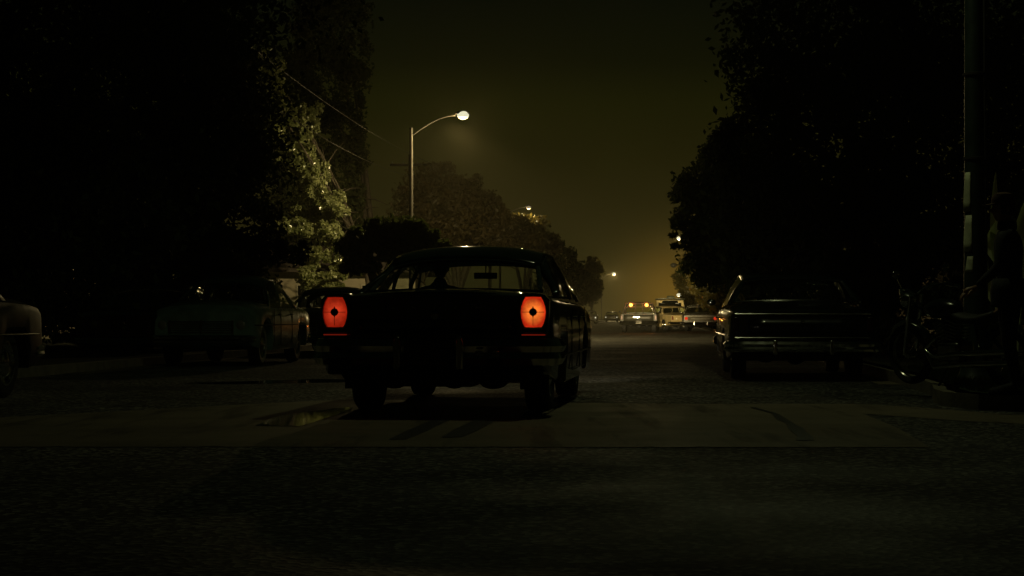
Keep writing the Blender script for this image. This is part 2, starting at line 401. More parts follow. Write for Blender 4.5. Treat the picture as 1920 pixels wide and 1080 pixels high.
def tree(name, label, base, blobs, n, size, m, seed=1, trunk=.22, fork=2.2, group='street trees', cat='tree', clump=.16, inner=.45, z0=.1, kf=1):
    """blobs in world coordinates (x, y, z, rx, ry, rz)"""
    rng = np.random.default_rng(seed)
    root = empty(name, (base[0], base[1], z0)); tag(root, label, cat, group)
    loc = np.array([base[0], base[1], z0])
    P = blob_points(blobs, n, rng, clump, inner, kf)-loc
    P = P[P[:,2] > .12]
    o = leaves_mesh('crown', P, size, rng, m); o.parent = root
    b = MB()
    lean = (rng.uniform(-.2,.2), rng.uniform(-.2,.2))
    pts = [(lean[0]*(k/4)**2, lean[1]*(k/4)**2, fork*k/4-.12*(k == 0)) for k in range(5)]
    b.tube(pts, [trunk*1.5, trunk*1.1, trunk, trunk*.92, trunk*.9], 12)
    for bl in blobs[:9]:
        e = np.array(bl[:3])-loc; s0 = Vector((lean[0], lean[1], fork-.1)); e = Vector(e)
        mid = s0.lerp(e, .5)+Vector((rng.uniform(-.3,.3), rng.uniform(-.3,.3), .3))
        q = [s0, s0.lerp(mid, .55)+Vector((0,0,.12)), mid, mid.lerp(e, .5), e]
        b.tube(q, [trunk*.6, trunk*.5, trunk*.38, trunk*.25, trunk*.12], 7)
        for j in range(3):
            a = q[2+j%2]; tip = a+Vector(rng.normal(size=3))*max(.5, bl[3]*.5)
            b.tube([a, a.lerp(tip,.5)+Vector((0,0,.1)), tip], [trunk*.2, trunk*.13, trunk*.05], 5)
    b.build('trunk', M['bark'], root)
    return root
def wb(px, py, d, rx, rz, ry=None):   # blob given by photo pixel, distance and metric radii
    x, y, z = at(px, py, d); return (x, y, z, rx, ry or rx, rz)

# ------------------------------------------------------------------ street lamps
def street_lamp(label, base, arm_end, H, power, lens, group='street lamps along the street', lens_r=.22, pr=.09, mpole=None, lit=True, col=(1,.76,.33), name='street_lamp', spread=168, tilt=(0,0)):
    root = empty(name, (base[0], base[1], 0)); tag(root, label, 'street lamp', group)
    mp = mpole or M['galv']
    hx, hy = arm_end[0]-base[0], arm_end[1]-base[1]
    b = MB(); ztop = H-.55
    b.lathe([(pr*2.0,0),(pr*2.0,.12),(pr*1.5,.2),(pr*1.15,.35),(pr,1.5),(pr*.7,ztop),(pr*.8,ztop+.01),(pr*.8,ztop+.06),(0,ztop+.08)], n=16)
    b.build('pole', mp, root)
    b = MB(); pts = []
    for k in range(9):
        u = k/8; pts.append((hx*u*.86, hy*u*.86, ztop-.25+(H-ztop+.22)*math.sin(u*math.pi/2)))
    b.tube(pts, [pr*.38-.012*k/8 for k in range(9)], 8); b.build('arm', mp, root)
    hd = MB(); ang = math.atan2(hy, hx); rot = Matrix.Rotation(ang, 3, 'Z')
    hd.grid(lambda u, v: tuple(rot @ Vector(((-1.5+2.6*u)*lens_r, math.cos(math.pi*v)*lens_r*.72*math.sin(math.pi*(.12+.86*u))**.6, .02+math.sin(math.pi*v)*.13*math.sin(math.pi*(.1+.85*u))))+Vector((hx, hy, H))), 10, 10)
    hd.build('lamp_head', mp, root, solid=.012)
    ln = MB(); ln.ell((hx, hy, H-.03), (lens_r, lens_r, lens_r*.72), 20, 12)
    ln.build('lens', lens if lit else M['clearlens'], root)
    if lit and power:
        l = bpy.data.lights.new('lamp_light', 'SPOT' if spread < 167 else 'POINT'); l.energy = power; l.color = col; l.shadow_soft_size = .12
        if spread < 167: l.spot_size = R(spread); l.spot_blend = .3
        lo = bpy.data.objects.new('lamp_light', l); COL.objects.link(lo); lo.parent = root; lo.location = (hx, hy, H-lens_r*.72-.16); lo.rotation_euler = (R(tilt[0]), R(tilt[1]), 0)
        if 150 < spread < 167:      # stray light of the glass bowl
            l2 = bpy.data.lights.new('lamp_stray_light', 'POINT'); l2.energy = power*.26; l2.color = col; l2.shadow_soft_size = .12
            l2o = bpy.data.objects.new('lamp_stray_light', l2); COL.objects.link(l2o); l2o.parent = root; l2o.location = lo.location
    return root

# ------------------------------------------------------------------ vehicles
def catmull(keys, y):
    ks = sorted(keys); xs = [k[0] for k in ks]
    if y <= xs[0]: return np.array(ks[0][1:], float)
    if y >= xs[-1]: return np.array(ks[-1][1:], float)
    i = max(j for j in range(len(xs)) if xs[j] <= y); i = min(i, len(xs)-2)
    t = (y-xs[i])/(xs[i+1]-xs[i])
    g = lambda j: np.array(ks[max(0, min(len(ks)-1, j))][1:], float)
    p1, p2 = g(i), g(i+1)
    dx = xs[i+1]-xs[i]
    def tan(j):
        a, b = max(0, j-1), min(len(ks)-1, j+1)
        return (g(b)-g(a))/(xs[b]-xs[a])*dx
    m1, m2 = tan(i)*.8, tan(i+1)*.8
    h = t*t*t; q = t*t
    return (2*h-3*q+1)*p1+(h-2*q+t)*m1+(-2*h+3*q)*p2+(h-q)*m2
def body_loft(P):
    K = P['keys']; ys = set(np.linspace(K[0][0], K[-1][0], P.get('n', 46)))
    wz, Ra, top = P['wheel_r'], P['arch_r'], P.get('arch_top', 9)
    for yc in P['axles']:
        for a in np.linspace(0, math.pi, 15): ys.add(yc+Ra*math.cos(a))
        ys.add(yc+Ra+.012); ys.add(yc-Ra-.012)
    for a, b_, z in P['recess']:
        ys |= {a-.01, a, b_, b_+.01}
    for k in K: ys.add(k[0])
    ys = sorted(y for y in ys if K[0][0] <= y <= K[-1][0])
    yy = [ys[0]]
    for y in ys[1:]:
        if y-yy[-1] > .004: yy.append(y)
    V = []; nP = 13
    for y in yy:
        hw, zs, zd, zb = catmull(K, y)
        za = zb
        for i, yc in enumerate(P['axles']):
            d = abs(y-yc)
            if d <= Ra+1e-6:
                t_ = top[i] if hasattr(top, '__len__') else top
                za = max(zb, min(wz+math.sqrt(max(0, Ra*Ra-d*d)), t_))
        win = min(hw-.30, .72)
        zc = P.get('crease', .62)
        z5 = max(zc, za+.045); z6 = max(zs-.06, z5+.02)
        rec = None
        for a, b_, z in P['recess']:
            if a-1e-6 <= y <= b_+1e-6: rec = z
        pr = [(0, max(zb,.2)), (win, max(zb,.2)), (win, za), (hw-.035, za), (hw-.02, za+.025), (hw-.002, z5-(z5-za)*.35 if z5-za > .1 else z5-.01), (hw, z5), (hw-.012, z6), (hw-.045, zs)]
        if rec is None:
            pr += [(hw*.86, zs+(zd-zs)*.38), (hw*.66, zs+(zd-zs)*.74), (hw*.36, zs+(zd-zs)*.94), (0, zd)]
        else:
            pr += [(hw-.07, zs+.004), (hw-.10, zs-.02), (hw-.13, rec), (0, rec)]
        ring = [(x, y, z) for x, z in pr]+[(-x, y, z) for x, z in pr[-2:0:-1]]
        V.append(ring)
    m = len(V[0]); v = [p for r_ in V for p in r_]; f = []
    for i in range(len(V)-1):
        for k in range(m): f.append((i*m+k, i*m+(k+1)%m, (i+1)*m+(k+1)%m, (i+1)*m+k))
    f.append(tuple(range(m))[::-1]); f.append(tuple((len(V)-1)*m+k for k in range(m)))
    b = MB(); b.add(v, f); return b
def wheel(parent, x, y, r, w, side, whitewall=False, cap='chrome'):
    b = MB()
    prof = [(r*.62,-w*.42),(r*.80,-w*.5),(r*.94,-w*.47),(r*.99,-w*.40),(r,-w*.2),(r*.992,-w*.19),(r*.992,-w*.15),(r,-w*.14),(r,0),(r,w*.14),(r*.992,w*.15),(r*.992,w*.19),(r,w*.2),(r*.99,w*.40),(r*.94,w*.47),(r*.80,w*.5),(r*.62,w*.42)]
    b.lathe(prof, axis='x', n=32, close=True)
    t = b.build('wheel', M['rubber'], parent); t.location = (x, y, r)
    s = side
    rim = MB(); rim.lathe([(r*.64,s*w*.40),(r*.66,s*w*.46),(r*.60,s*w*.47),(r*.57,s*w*.36),(r*.45,s*w*.30),(r*.40,s*w*.34),(r*.38,s*w*.42),(r*.25,s*w*.50),(r*.10,s*w*.53),(0,s*w*.535)], axis='x', n=28)
    rim.lathe([(r*.62,-s*w*.38),(r*.5,-s*w*.1),(0,-s*w*.1)], axis='x', n=20)
    rim.build('hubcap', M['chrome' if cap == 'chrome' else 'chrome_dull'], t)
    if whitewall:
        ww = MB(); ww.lathe([(r*.66,s*w*.462),(r*.72,s*w*.488),(r*.80,s*w*.505),(r*.86,s*w*.497)], axis='x', n=28)
        ww.build('whitewall', mat_cache('whitewall', (.45,.45,.40)), t)
    return t
_mc = {}
def mat_cache(n, c, **k):
    if n not in _mc: _mc[n] = mat(n, c, **k)
    return _mc[n]
def greenhouse(root, G, paint, glass, cabin=True, solid_side=False):
    rb, rt, ft, fb = G['rb'], G['rt'], G['ft'], G['fb']; rw = G['rw']; bwr, bwf = G['bwr'], G['bwf']; pk = G['peak']; cn = G.get('crown', .07)
    def zprof(u):
        a, c = rt[1], ft[1]; base = a*(1-u)+c*u; return base+(pk-(a+c)/2)*(1-abs(2*u-1)**2.6)
    def roof(u, v):
        x = (2*v-1); wid = rw*(1-.03*abs(2*u-1)**3)
        y = rt[0]+(ft[0]-rt[0])*u; y += (-.05 if u < .5 else .05)*(1-x*x)*abs(2*u-1)
        return (x*wid, y, zprof(u)-cn*abs(x)**2.8)
    b = MB(); b.grid(roof, 16, 20); b.build('roof', paint, root, solid=.03, ang=50)
    ed = lambda u, s: Vector(roof(u, 0 if s < 0 else 1))
    # drip rails
    for s in (-1, 1):
        b = MB(); b.tube([ed(u, s)+Vector((s*.006,0,-.014)) for u in np.linspace(0,1,9)], .011, 6); b.build('drip_rail', M['chrome_dull'], root)
    cb, ct = G['cb'], G['ct']   # length of C pillar at belt and roof
    def belt(y, s): 
        u = (y-rb[0])/(fb[0]-rb[0]); return Vector((s*(bwr+(bwf-bwr)*u), y, rb[1]*(1-u)+fb[1]*u-G.get('sidedrop', .05)))
    L = ft[0]-rt[0]
    def panel(name, q, m, th, parent=root):
        b = MB()
        def fn(u, v):
            p = q[0].lerp(q[1], u).lerp(q[3].lerp(q[2], u), v)
            bulge = .03*math.sin(math.pi*v); p = p+Vector((bulge*(1 if p.x > 0 else -1), 0, 0)); return tuple(p)
        b.grid(fn, 3, 6); return b.build(name, m, parent, solid=th)
    for s in (-1, 1):
        panel('rear_pillar', [belt(rb[0], s), belt(rb[0]+cb, s), ed(ct/L, s), ed(0, s)], paint, .05)
        panel('windscreen_pillar', [belt(fb[0]-.05, s), belt(fb[0]+.03, s), ed(1, s), ed(1-.07/L, s)], paint, .03)
        mid = G.get('bp', None)
        y0, y1 = rb[0]+cb, fb[0]-.05; u0, u1 = ct/L, 1-.07/L
        if solid_side:
            panel('side_panel', [belt(y0, s), belt(y1, s), ed(u1, s), ed(u0, s)], paint, .03)
        else:
            seg = [0, .52, 1] if mid is None else [0, mid, 1]
            for i in range(2):
                a, c = seg[i]+.012*(i == 1), seg[i+1]-.012*(i == 0)
                panel('side_window', [belt(y0+(y1-y0)*a, s), belt(y0+(y1-y0)*c, s), ed(u0+(u1-u0)*c, s), ed(u0+(u1-u0)*a, s)], glass, 0)
            a, c = seg[1]-.014, seg[1]+.014
            panel('door_pillar', [belt(y0+(y1-y0)*a, s), belt(y0+(y1-y0)*c, s), ed(u0+(u1-u0)*c, s), ed(u0+(u1-u0)*a, s)], paint, .03)
    def screen(name, base, top, sgn, m, ins):
        iw = G.get(ins, (.10, .05)); wb_ = (bwr if sgn < 0 else bwf)-iw[0]; wt = rw-iw[1]
        def fn(u, v):
            x = 2*u-1; w_ = wb_+(wt-wb_)*v
            zt = top[1]-cn*abs(x)**2.8*.8-.015
            y = base[0]+(top[0]-base[0])*v - sgn*(-.09)*(1-x*x)*(1-.4*v)
            z = base[1]+(zt-base[1])*v-.02*x*x*(1-v)
            return (x*w_, y, z)
        b = MB(); b.grid(fn, 14, 8); o = b.build(name, m, root)
        e = [fn(u, 0) for u in np.linspace(0,1,13)]+[fn(1, v) for v in np.linspace(.12,1,7)]+[fn(u, 1) for u in np.linspace(.93,0,12)]+[fn(0, v) for v in np.linspace(.88,0,7)]
        tr = MB(); tr.tube([Vector(p)+Vector((0, sgn*.008, .004)) for p in e], .012, 6, caps=False); tr.build('window_trim', M[G.get('trim', 'chrome')], root)
        return fn
    fr = screen('rear_window', rb, rt, -1, glass, 'ri')
    for u_ in (0, 1):
        b = MB(); q = [Vector(fr(u_, v))+Vector(((.02 if u_ else -.02), -.012, .004)) for v in np.linspace(0,1,9)]; b.tube(q, .019, 8); b.build('window_side_trim', M[G.get('trim', 'chrome')], root)
    ff = screen('windscreen', fb, ft, 1, glass, 'fi')
    return fr, ff
def cabin(root, G, floor=.5, seat_z=.92, mirror=True, col='interior'):
    m = M[col]; w = G['bwr']-.14
    for nm, y in (('rear_seat', G['rb'][0]+.55), ('front_seat', G['rb'][0]+1.45)):
        b = MB(); b.box((0, y, (floor+seat_z)/2), (2*w, .16, seat_z-floor), Matrix.Rotation(R(-10), 3, 'X')); b.box((0, y+.32, floor+.1), (2*w, .55, .2)); b.build(nm, m, root, bevel=.04)
    yd = G['fb'][0]-.12
    b = MB(); b.box((0, yd, .93), (2*w, .34, .16)); b.build('dashboard', m, root, bevel=.05)
    b = MB(); R_ = .19; c = Vector((-.42, yd-.34, .97)); tilt = Matrix.Rotation(R(62), 3, 'X')
    b.tube([c+tilt @ Vector((R_*math.cos(a), R_*math.sin(a), 0)) for a in np.linspace(0, 2*math.pi, 25)], .013, 8, caps=False)
    b.tube([c+tilt @ Vector((-R_,0,0)), c+tilt @ Vector((R_,0,0))], .012, 6); b.tube([c, c+Vector((0,.3,-.12))], .02, 6)
    b.build('steering_wheel', M['interior'], root)
    if mirror:
        b = MB(); z = G['ft'][1]-.13; y = G['ft'][0]-.02; b.box((0, y, z), (.24, .025, .065)); b.tube([(0,y,z+.02),(0,y+.03,z+.14)], .008, 6); b.build('rear_view_mirror', M['interior'], root, bevel=.012)
def bumper(root, y, hw, z0, z1, sgn, m, depth=.12, wrap=.35, bow=.05, dip=None):
    """full-width wrap-round bumper"""
    prof = [(0, z0), (-.55, z0+.01), (-.95, z0+(z1-z0)*.28), (-.72, z0+(z1-z0)*.5), (-1, z0+(z1-z0)*.72), (-.6, z1-.008), (0, z1)]
    path = [(-hw-.01, y-sgn*wrap), (-hw-.015, y-sgn*.16), (-hw+.02, y-sgn*.05)]+[(x*hw*.93, y+sgn*bow*(1-abs(x)**2.5)) for x in np.linspace(-1, 1, 15)]+[(hw-.02, y-sgn*.05), (hw+.015, y-sgn*.16), (hw+.01, y-sgn*wrap)]
    b = MB(); v = []; n = len(path); q = [Vector((p[0], p[1])) for p in path]
    for i, p in enumerate(q):
        t = (q[min(i+1,n-1)]-q[max(i-1,0)]).normalized(); nn = Vector((t.y, -t.x))*(-sgn if sgn < 0 else -1)
        nn = Vector((t.y, -t.x)) if sgn < 0 else Vector((-t.y, t.x))
        for a, z in prof:
            zz = z
            if dip and abs(p.x) < dip[0]: zz = z0+(z-z0)*dip[1]
            o = p+nn*(-a*depth*.5); v.append((o.x, o.y, zz))
    k = len(prof)
    f = [(i*k+j, i*k+j+1, (i+1)*k+j+1, (i+1)*k+j) for i in range(n-1) for j in range(k-1)]
    f += [(i*k, (i+1)*k, (i+1)*k+k-1, i*k+k-1) for i in range(n-1)]
    b.add(v, f); return b.build('bumper', m, root, ang=40)
def seam(root, pts, name='door_seam', r=.004):
    b = MB(); b.tube(pts, r, 5); return b.build(name, M['interior'], root)
def side_details(root, P, trim_z=None, handle=True, doors=((-.55,.45),(.45,1.35)), mirror=True, seams=True):
    K = P['keys']
    X = lambda y, d=0: catmull(K, y)[0]+d
    for s in (-1, 1):
        if trim_z:
            b = MB(); y = np.linspace(P['axles'][0]-.7, P['axles'][1]+.75, 14)
            b.tube([(s*X(q, .004), q, trim_z) for q in y], .010, 6); b.build('side_trim', M['chrome_dull'], root)
        if seams:
            for a, c in doors:
                zt = catmull(K, a)[1]-.02
                b = MB()
                b.tube([(s*X(a, -.001), a, z) for z in np.linspace(zt, .34, 5)]+[(s*X(yq, -.001), yq, .34) for yq in np.linspace(a+.05, c-.05, 5)]+[(s*X(c, -.001), c, z) for z in np.linspace(.34, zt, 5)], .005, 5)
                b.build('door_seam', M['interior'], root)
                if handle:
                    h = MB(); h.tube([(s*X(a+.1), a+.08, zt-.10), (s*X(a+.1, .03), a+.10, zt-.10), (s*X(a+.1, .03), a+.22, zt-.10), (s*X(a+.1), a+.24, zt-.10)], .011, 6); h.build('door_handle', M['chrome'], root)
        if mirror:
            yq = doors[-1][1]-.18; zt = catmull(K, yq)[1]
            mb = MB(); mb.tube([(s*X(yq,-.06), yq, zt), (s*X(yq,.05), yq, zt+.09)], .010, 6); mb.ell((s*X(yq,.09), yq, zt+.12), (.065,.03,.05), 12, 8)
            mb.build('wing_mirror', M['chrome'], root)
def underside(root, P, z=.2):
    a0, a1 = P['axles']; hw = P['track']
    b = MB(); b.tube([(-hw,a0,P['wheel_r']),(hw,a0,P['wheel_r'])], .045, 8); b.ell((0,a0,P['wheel_r']-.02), (.15,.17,.15), 14, 10); b.tube([(0,a0+.1,P['wheel_r']),(0,a1-.4,.38)], .04, 8); b.build('rear_axle', M['under'], root)
    b = MB(); b.tube([(-hw,a1,P['wheel_r']),(hw,a1,P['wheel_r'])], .04, 8); b.box((0,a1,.34), (.7,.3,.14)); b.build('front_axle', M['under'], root)
    for s in (-1, 1):
        b = MB(); b.tube([(s*.42,a0-1.12,z+.10),(s*.44,a0-.75,z+.08),(s*.44,a0-.45,z+.18),(s*.36,a0+.3,z+.14),(s*.33,a1-.6,z+.16)], .03, 8)
        b.ell((s*.44,a0-.62,z+.09), (.13,.26,.075), 14, 8); b.build('exhaust_pipe', M['under'], root)

SIXTIES = dict(n=46, wheel_r=.36, arch_r=.42, arch_top=(.66,.76), axles=(-1.5, 1.5), track=.78, crease=.72,
    keys=[(-2.62,.955,1.00,1.035,.42), (-2.5,.985,1.015,1.06,.36), (-2.0,1.0,1.00,1.085,.30), (-1.42,1.0,.985,1.095,.24), (-.6,1.0,.975,1.0,.24), (.5,.995,.97,1.0,.24), (1.36,.985,.965,1.05,.24), (2.0,.975,.95,1.02,.28), (2.5,.975,.90,.95,.27), (2.62,.95,.84,.88,.32)],
    recess=[(-1.36, 1.28, .5)])
SG = dict(rb=(-1.42,1.095), rt=(-.78,1.395), ft=(.74,1.40), fb=(1.36,1.06), rw=.735, bwr=.94, bwf=.92, peak=1.545, crown=.085, cb=.66, ct=.30, ri=(.17,.055), fi=(.09,.05))

def headlamps(root, P, y, z, lit=None, r=.085, pair=True):
    for s in (-1, 1):
        for k in ((0, 1) if pair else (0,)):
            x = s*(catmull(P['keys'], y)[0]-.13-.2*k); b = MB(); b.lathe([(0,.035),(r*.6,.028),(r*.95,.008),(r,-.01)], (x, y, z), 'y', 18)
            o = b.build('headlight', lit or M['clearlens'], root); c = MB(); c.lathe([(r,-.02),(r*1.15,.015),(r*1.22,-.02)], (x, y, z), 'y', 18); c.build('bezel', M['chrome'], o)
def grille(root, y, hw, z0, z1, n=6):
    b = MB()
    for i in range(n): b.box((0, y, z0+(z1-z0)*(i+.5)/n), (2*hw, .03, (z1-z0)/n*.35))
    for s in (-1, 0, 1): b.box((s*hw*.98, y+.002, (z0+z1)/2), (.03, .034, z1-z0))
    b.build('grille', M['chrome_dull'], root)
    b = MB(); b.box((0, y-.03, (z0+z1)/2), (2*hw+.02, .02, z1-z0+.02)); b.build('grille_backing', M['under'], root)

# lens that glows from a bulb behind it: hot in the middle, deep red at the rim
def tail_lens_mat(name, hot, rim, s):
    m = bpy.data.materials.new(name); m.use_nodes = True; t = m.node_tree; p = t.nodes['Principled BSDF']; L = t.links.new
    tcn = t.nodes.new('ShaderNodeTexCoord'); g = t.nodes.new('ShaderNodeTexGradient'); g.gradient_type = 'SPHERICAL'
    mp = t.nodes.new('ShaderNodeMapping'); mp.inputs['Scale'].default_value = (9.4, 2.0, 7.9); L(tcn.outputs['Object'], mp.inputs[0]); L(mp.outputs[0], g.inputs[0])
    r = t.nodes.new('ShaderNodeValToRGB'); r.color_ramp.elements[0].position = .05; r.color_ramp.elements[1].position = .6
    r.color_ramp.elements[0].color = (*rim, 1); r.color_ramp.elements[1].color = (*hot, 1); L(g.outputs[0], r.inputs[0])
    wv = t.nodes.new('ShaderNodeTexWave'); wv.wave_type = 'RINGS'; wv.rings_direction = 'Y'; wv.inputs['Scale'].default_value = 34; wv.inputs['Distortion'].default_value = .6; L(tcn.outputs['Object'], wv.inputs[0])
    ns = t.nodes.new('ShaderNodeTexNoise'); ns.inputs['Scale'].default_value = 14; L(tcn.outputs['Object'], ns.inputs[0])
    m1 = t.nodes.new('ShaderNodeMapRange'); m1.inputs['To Min'].default_value = .78; m1.inputs['To Max'].default_value = 1.12; L(wv.outputs[0], m1.inputs['Value'])
    m2 = t.nodes.new('ShaderNodeMapRange'); m2.inputs['From Min'].default_value = .3; m2.inputs['From Max'].default_value = .7; m2.inputs['To Min'].default_value = .65; m2.inputs['To Max'].default_value = 1.25; L(ns.outputs[0], m2.inputs['Value'])
    mu = t.nodes.new('ShaderNodeMath'); mu.operation = 'MULTIPLY'; L(m1.outputs[0], mu.inputs[0]); L(m2.outputs[0], mu.inputs[1])
    mv = t.nodes.new('ShaderNodeMath'); mv.operation = 'MULTIPLY'; mv.inputs[1].default_value = s; L(mu.outputs[0], mv.inputs[0]); L(mv.outputs[0], p.inputs['Emission Strength'])
    L(r.outputs[0], p.inputs['Emission Color'])
    p.inputs['Base Color'].default_value = (.12,.01,.005,1); p.inputs['Roughness'].default_value = .2; return m
M['tail_l'] = tail_lens_mat('left_tail_lens', (.62,.042,.012), (.30,.012,.003), .86)
M['tail_r'] = tail_lens_mat('right_tail_lens', (.95,.19,.024), (.42,.018,.004), 1.15)

def hex_tail(root, cx, y, cz, w, h, m, tilt=0):
    """barrel-sided hexagonal lamp with a chrome bezel, a dark round centre and cross bars"""
    def outline(k, dy):
        pts = []
        for a, b_ in ((-.62,1),(0,1.02),(.62,1),(.80,.72),(.95,.36),(1,0),(.95,-.40),(.82,-.78),(.66,-1),(0,-1.02),(-.66,-1),(-.82,-.78),(-.95,-.40),(-1,0),(-.95,.36),(-.80,.72)):
            pts.append((a*w/2*k, dy, b_*h/2*k))
        return pts
    n = 16
    rings = [outline(1.0, 0), outline(.97,-.018), outline(.86,-.032), outline(.5,-.042), outline(.18,-.045)]
    v = [p for r_ in rings for p in r_]; f = [(i*n+k, i*n+(k+1)%n, (i+1)*n+(k+1)%n, (i+1)*n+k) for i in range(4) for k in range(n)]+[tuple(4*n+k for k in range(n))]
    b = MB(); b.add(v, f); ln = b.build('tail_light', m, root); ln.location = (cx, y, cz)
    bz = MB(); rr = [outline(1.0,-.004), outline(1.03,-.026), outline(1.14,-.024), outline(1.17,.02)]
    v = [p for r_ in rr for p in r_]; bz.add(v, [(i*n+k, i*n+(k+1)%n, (i+1)*n+(k+1)%n, (i+1)*n+k) for i in range(3) for k in range(n)]); bz.build('bezel', M['chrome_dull'] if m is M['tail_l'] else M['chrome'], ln)
    c = MB(); c.lathe([(0,-.064),(.024,-.062),(.032,-.053),(.034,-.036)], axis='y', n=20)
    for a in range(4):
        q = a*math.pi/2; d = Vector((math.cos(q),0,math.sin(q))); e = Vector((-math.sin(q),0,math.cos(q))); L = .052 if a % 2 else .042
        c.add([d*.02+e*.012+Vector((0,-.047,0)), d*L+Vector((0,-.046,0)), d*.02-e*.012+Vector((0,-.047,0)), d*.02+Vector((0,-.054,0))], [(0,1,3),(1,2,3),(2,0,3)])
    c.build('reflector_centre', M['under'], ln)
    x = MB(); x.box((0,-.045,0), (w*.93,.004,.0045)); x.box((0,-.045,-h*.28), (.004,.004,h*.36)); x.build('lens_rib', M['under'], ln)
    return ln

# ---- the dark sedan pulling away
def main_sedan():
    a = math.atan(.345/3.02)
    root = empty('sedan', (-.355, 17.4, 0), -a)
    tag(root, 'black sixties sedan seen from behind with both orange-red tail lights lit', 'car')
    P = dict(SIXTIES); G = SG
    body_loft(P).build('body', M['black'], root, ang=28)
    greenhouse(root, G, M['black'], M['glass']); cabin(root, G)
    y = -2.62
    # boot lid edge and recessed rear panel with horizontal mouldings
    b = MB(); b.grid(lambda u, v: ((2*u-1)*.70, y-.012+.03*v, .70+.31*v), 10, 3); b.build('rear_panel', M['black2'], root, solid=.01)
    for z in (1.012, .70):
        b = MB(); b.tube([(x, y-.02+(.028 if z > 1 else 0), z+(.012*(1-(x/.7)**2) if z > 1 else 0)) for x in np.linspace(-.71,.71,9)], .008, 6); b.build('panel_trim', M['chrome_dull'], root)
    b = MB(); b.grid(lambda u, v: ((2*u-1)*.80*(1-.05*v), -2.57+1.0*v, 1.048+.042*math.sin(v*1.5)-.050*abs(2*u-1)**2.6+.010), 16, 8); b.build('boot_lid', M['black'], root, solid=.012)
    b = MB(); b.ell((0, y-.03, .86), (.035,.014,.045), 14, 8); b.build('boot_lock', M['chrome_dull'], root)
    for k, x in enumerate(np.linspace(-.36,.36,5)):
        b = MB(); b.box((x, y-.026, .925), (.03,.008,.018)); b.build('badge_stud', M['chrome_dull'], root, bevel=.003)
    # lamp pods
    for s, m in ((-1, M['tail_l']), (1, M['tail_r'])):
        b = MB()
        b.prism([(s*.715,.70),(s*.965,.70),(s*.975,.99),(s*.93,1.035),(s*.74,1.045),(s*.715,1.02)], y-.05, y+.10); b.build('lamp_housing', M['black'], root, bevel=.012)
        hex_tail(root, s*.845, y-.058, .885, .205, .245, m)
        b = MB(); b.box((s*.845, y-.075, .694), (.20,.03,.010)); o = b.build('reflection_strip', mat_reflection_strip, root, bevel=.005)  # glowing strip stands in for the tail light's reflection on the bumper top
    bumper(root, -2.66, .985, .43, .665, -1, M['chrome'], depth=.17, wrap=.5, bow=.04)
    b = MB(); b.prism([(-.235,.47),(.19,.47),(.19,.64),(.16,.655),(-.205,.655),(-.235,.64)], -2.815, -2.77); b.build('plate_recess', M['under'], root, bevel=.01)
    b = MB(); b.box((-.02,-2.822,.555), (.305,.006,.15)); b.build('number_plate', M['plate'], root, bevel=.004)
    for s, x in ((1,.24),(-1,-.29)):
        b = MB(); b.prism([(x-.028,.40),(x+.028,.40),(x+.034,.60),(x+.02,.68),(x-.02,.68),(x-.034,.60)], -2.85, -2.75); b.build('bumper_guard', M['chrome'] if s > 0 else M['chrome_dull'], root, bevel=.015)
    for x in (.40,.53):
        b = MB(); b.ell((x,-2.795,.555), (.035,.012,.010), 10, 6); b.build('reversing_lamp', M['chrome'], root)
    # valance, tank and hanging parts below
    b = MB(); b.prism([(-.86,.42),(.86,.42),(.80,.30),(.35,.285),(.30,.25),(-.42,.25),(-.5,.29),(-.80,.30)], -2.55, -2.05); b.build('fuel_tank', M['under'], root, bevel=.03)
    underside(root, P, .2)
    for s in (-1, 1):
        for yy in P['axles']: wheel(root, s*P['track'], yy, .36, .225, s)
        b = MB(); b.box((s*.78,-2.02,.29), (.24,.012,.16)); b.build('mud_flap', M['rubber'], root)
    side_details(root, P, trim_z=.50, mirror=False)
    headlamps(root, P, 2.60, .70, M['headlit']); grille(root, 2.60, .62, .58, .80)
    bumper(root, 2.60, .87, .40, .54, 1, M['chrome_dull'], depth=.10, wrap=.25)
    # low beams
    for s in (-1, 1):
        l = bpy.data.lights.new('headlight_beam', 'SPOT'); l.energy = P_HEAD; l.color = (1,.86,.58); l.spot_size = R(34); l.spot_blend = .8; l.shadow_soft_size = .06
        o = bpy.data.objects.new('headlight_beam', l); COL.objects.link(o); o.parent = root; o.location = (s*.78, 2.78, .70); o.rotation_euler = (R(90-1.2), 0, 0)
        l = bpy.data.lights.new('main_beam', 'SPOT'); l.energy = P_MAIN_BEAM; l.color = (1,.78,.38); l.spot_size = R(5); l.spot_blend = 1; l.shadow_soft_size = .06
        o = bpy.data.objects.new('main_beam', l); COL.objects.link(o); o.parent = root; o.location = (s*.62, 2.78, .70); o.rotation_euler = (R(90+1.0), 0, R(.75))
    return root
mat_reflection_strip = emit('painted_reflection_glow', (1,.06,.02), .10)  # red glow painted as a reflection, not a lamp
main_sedan()

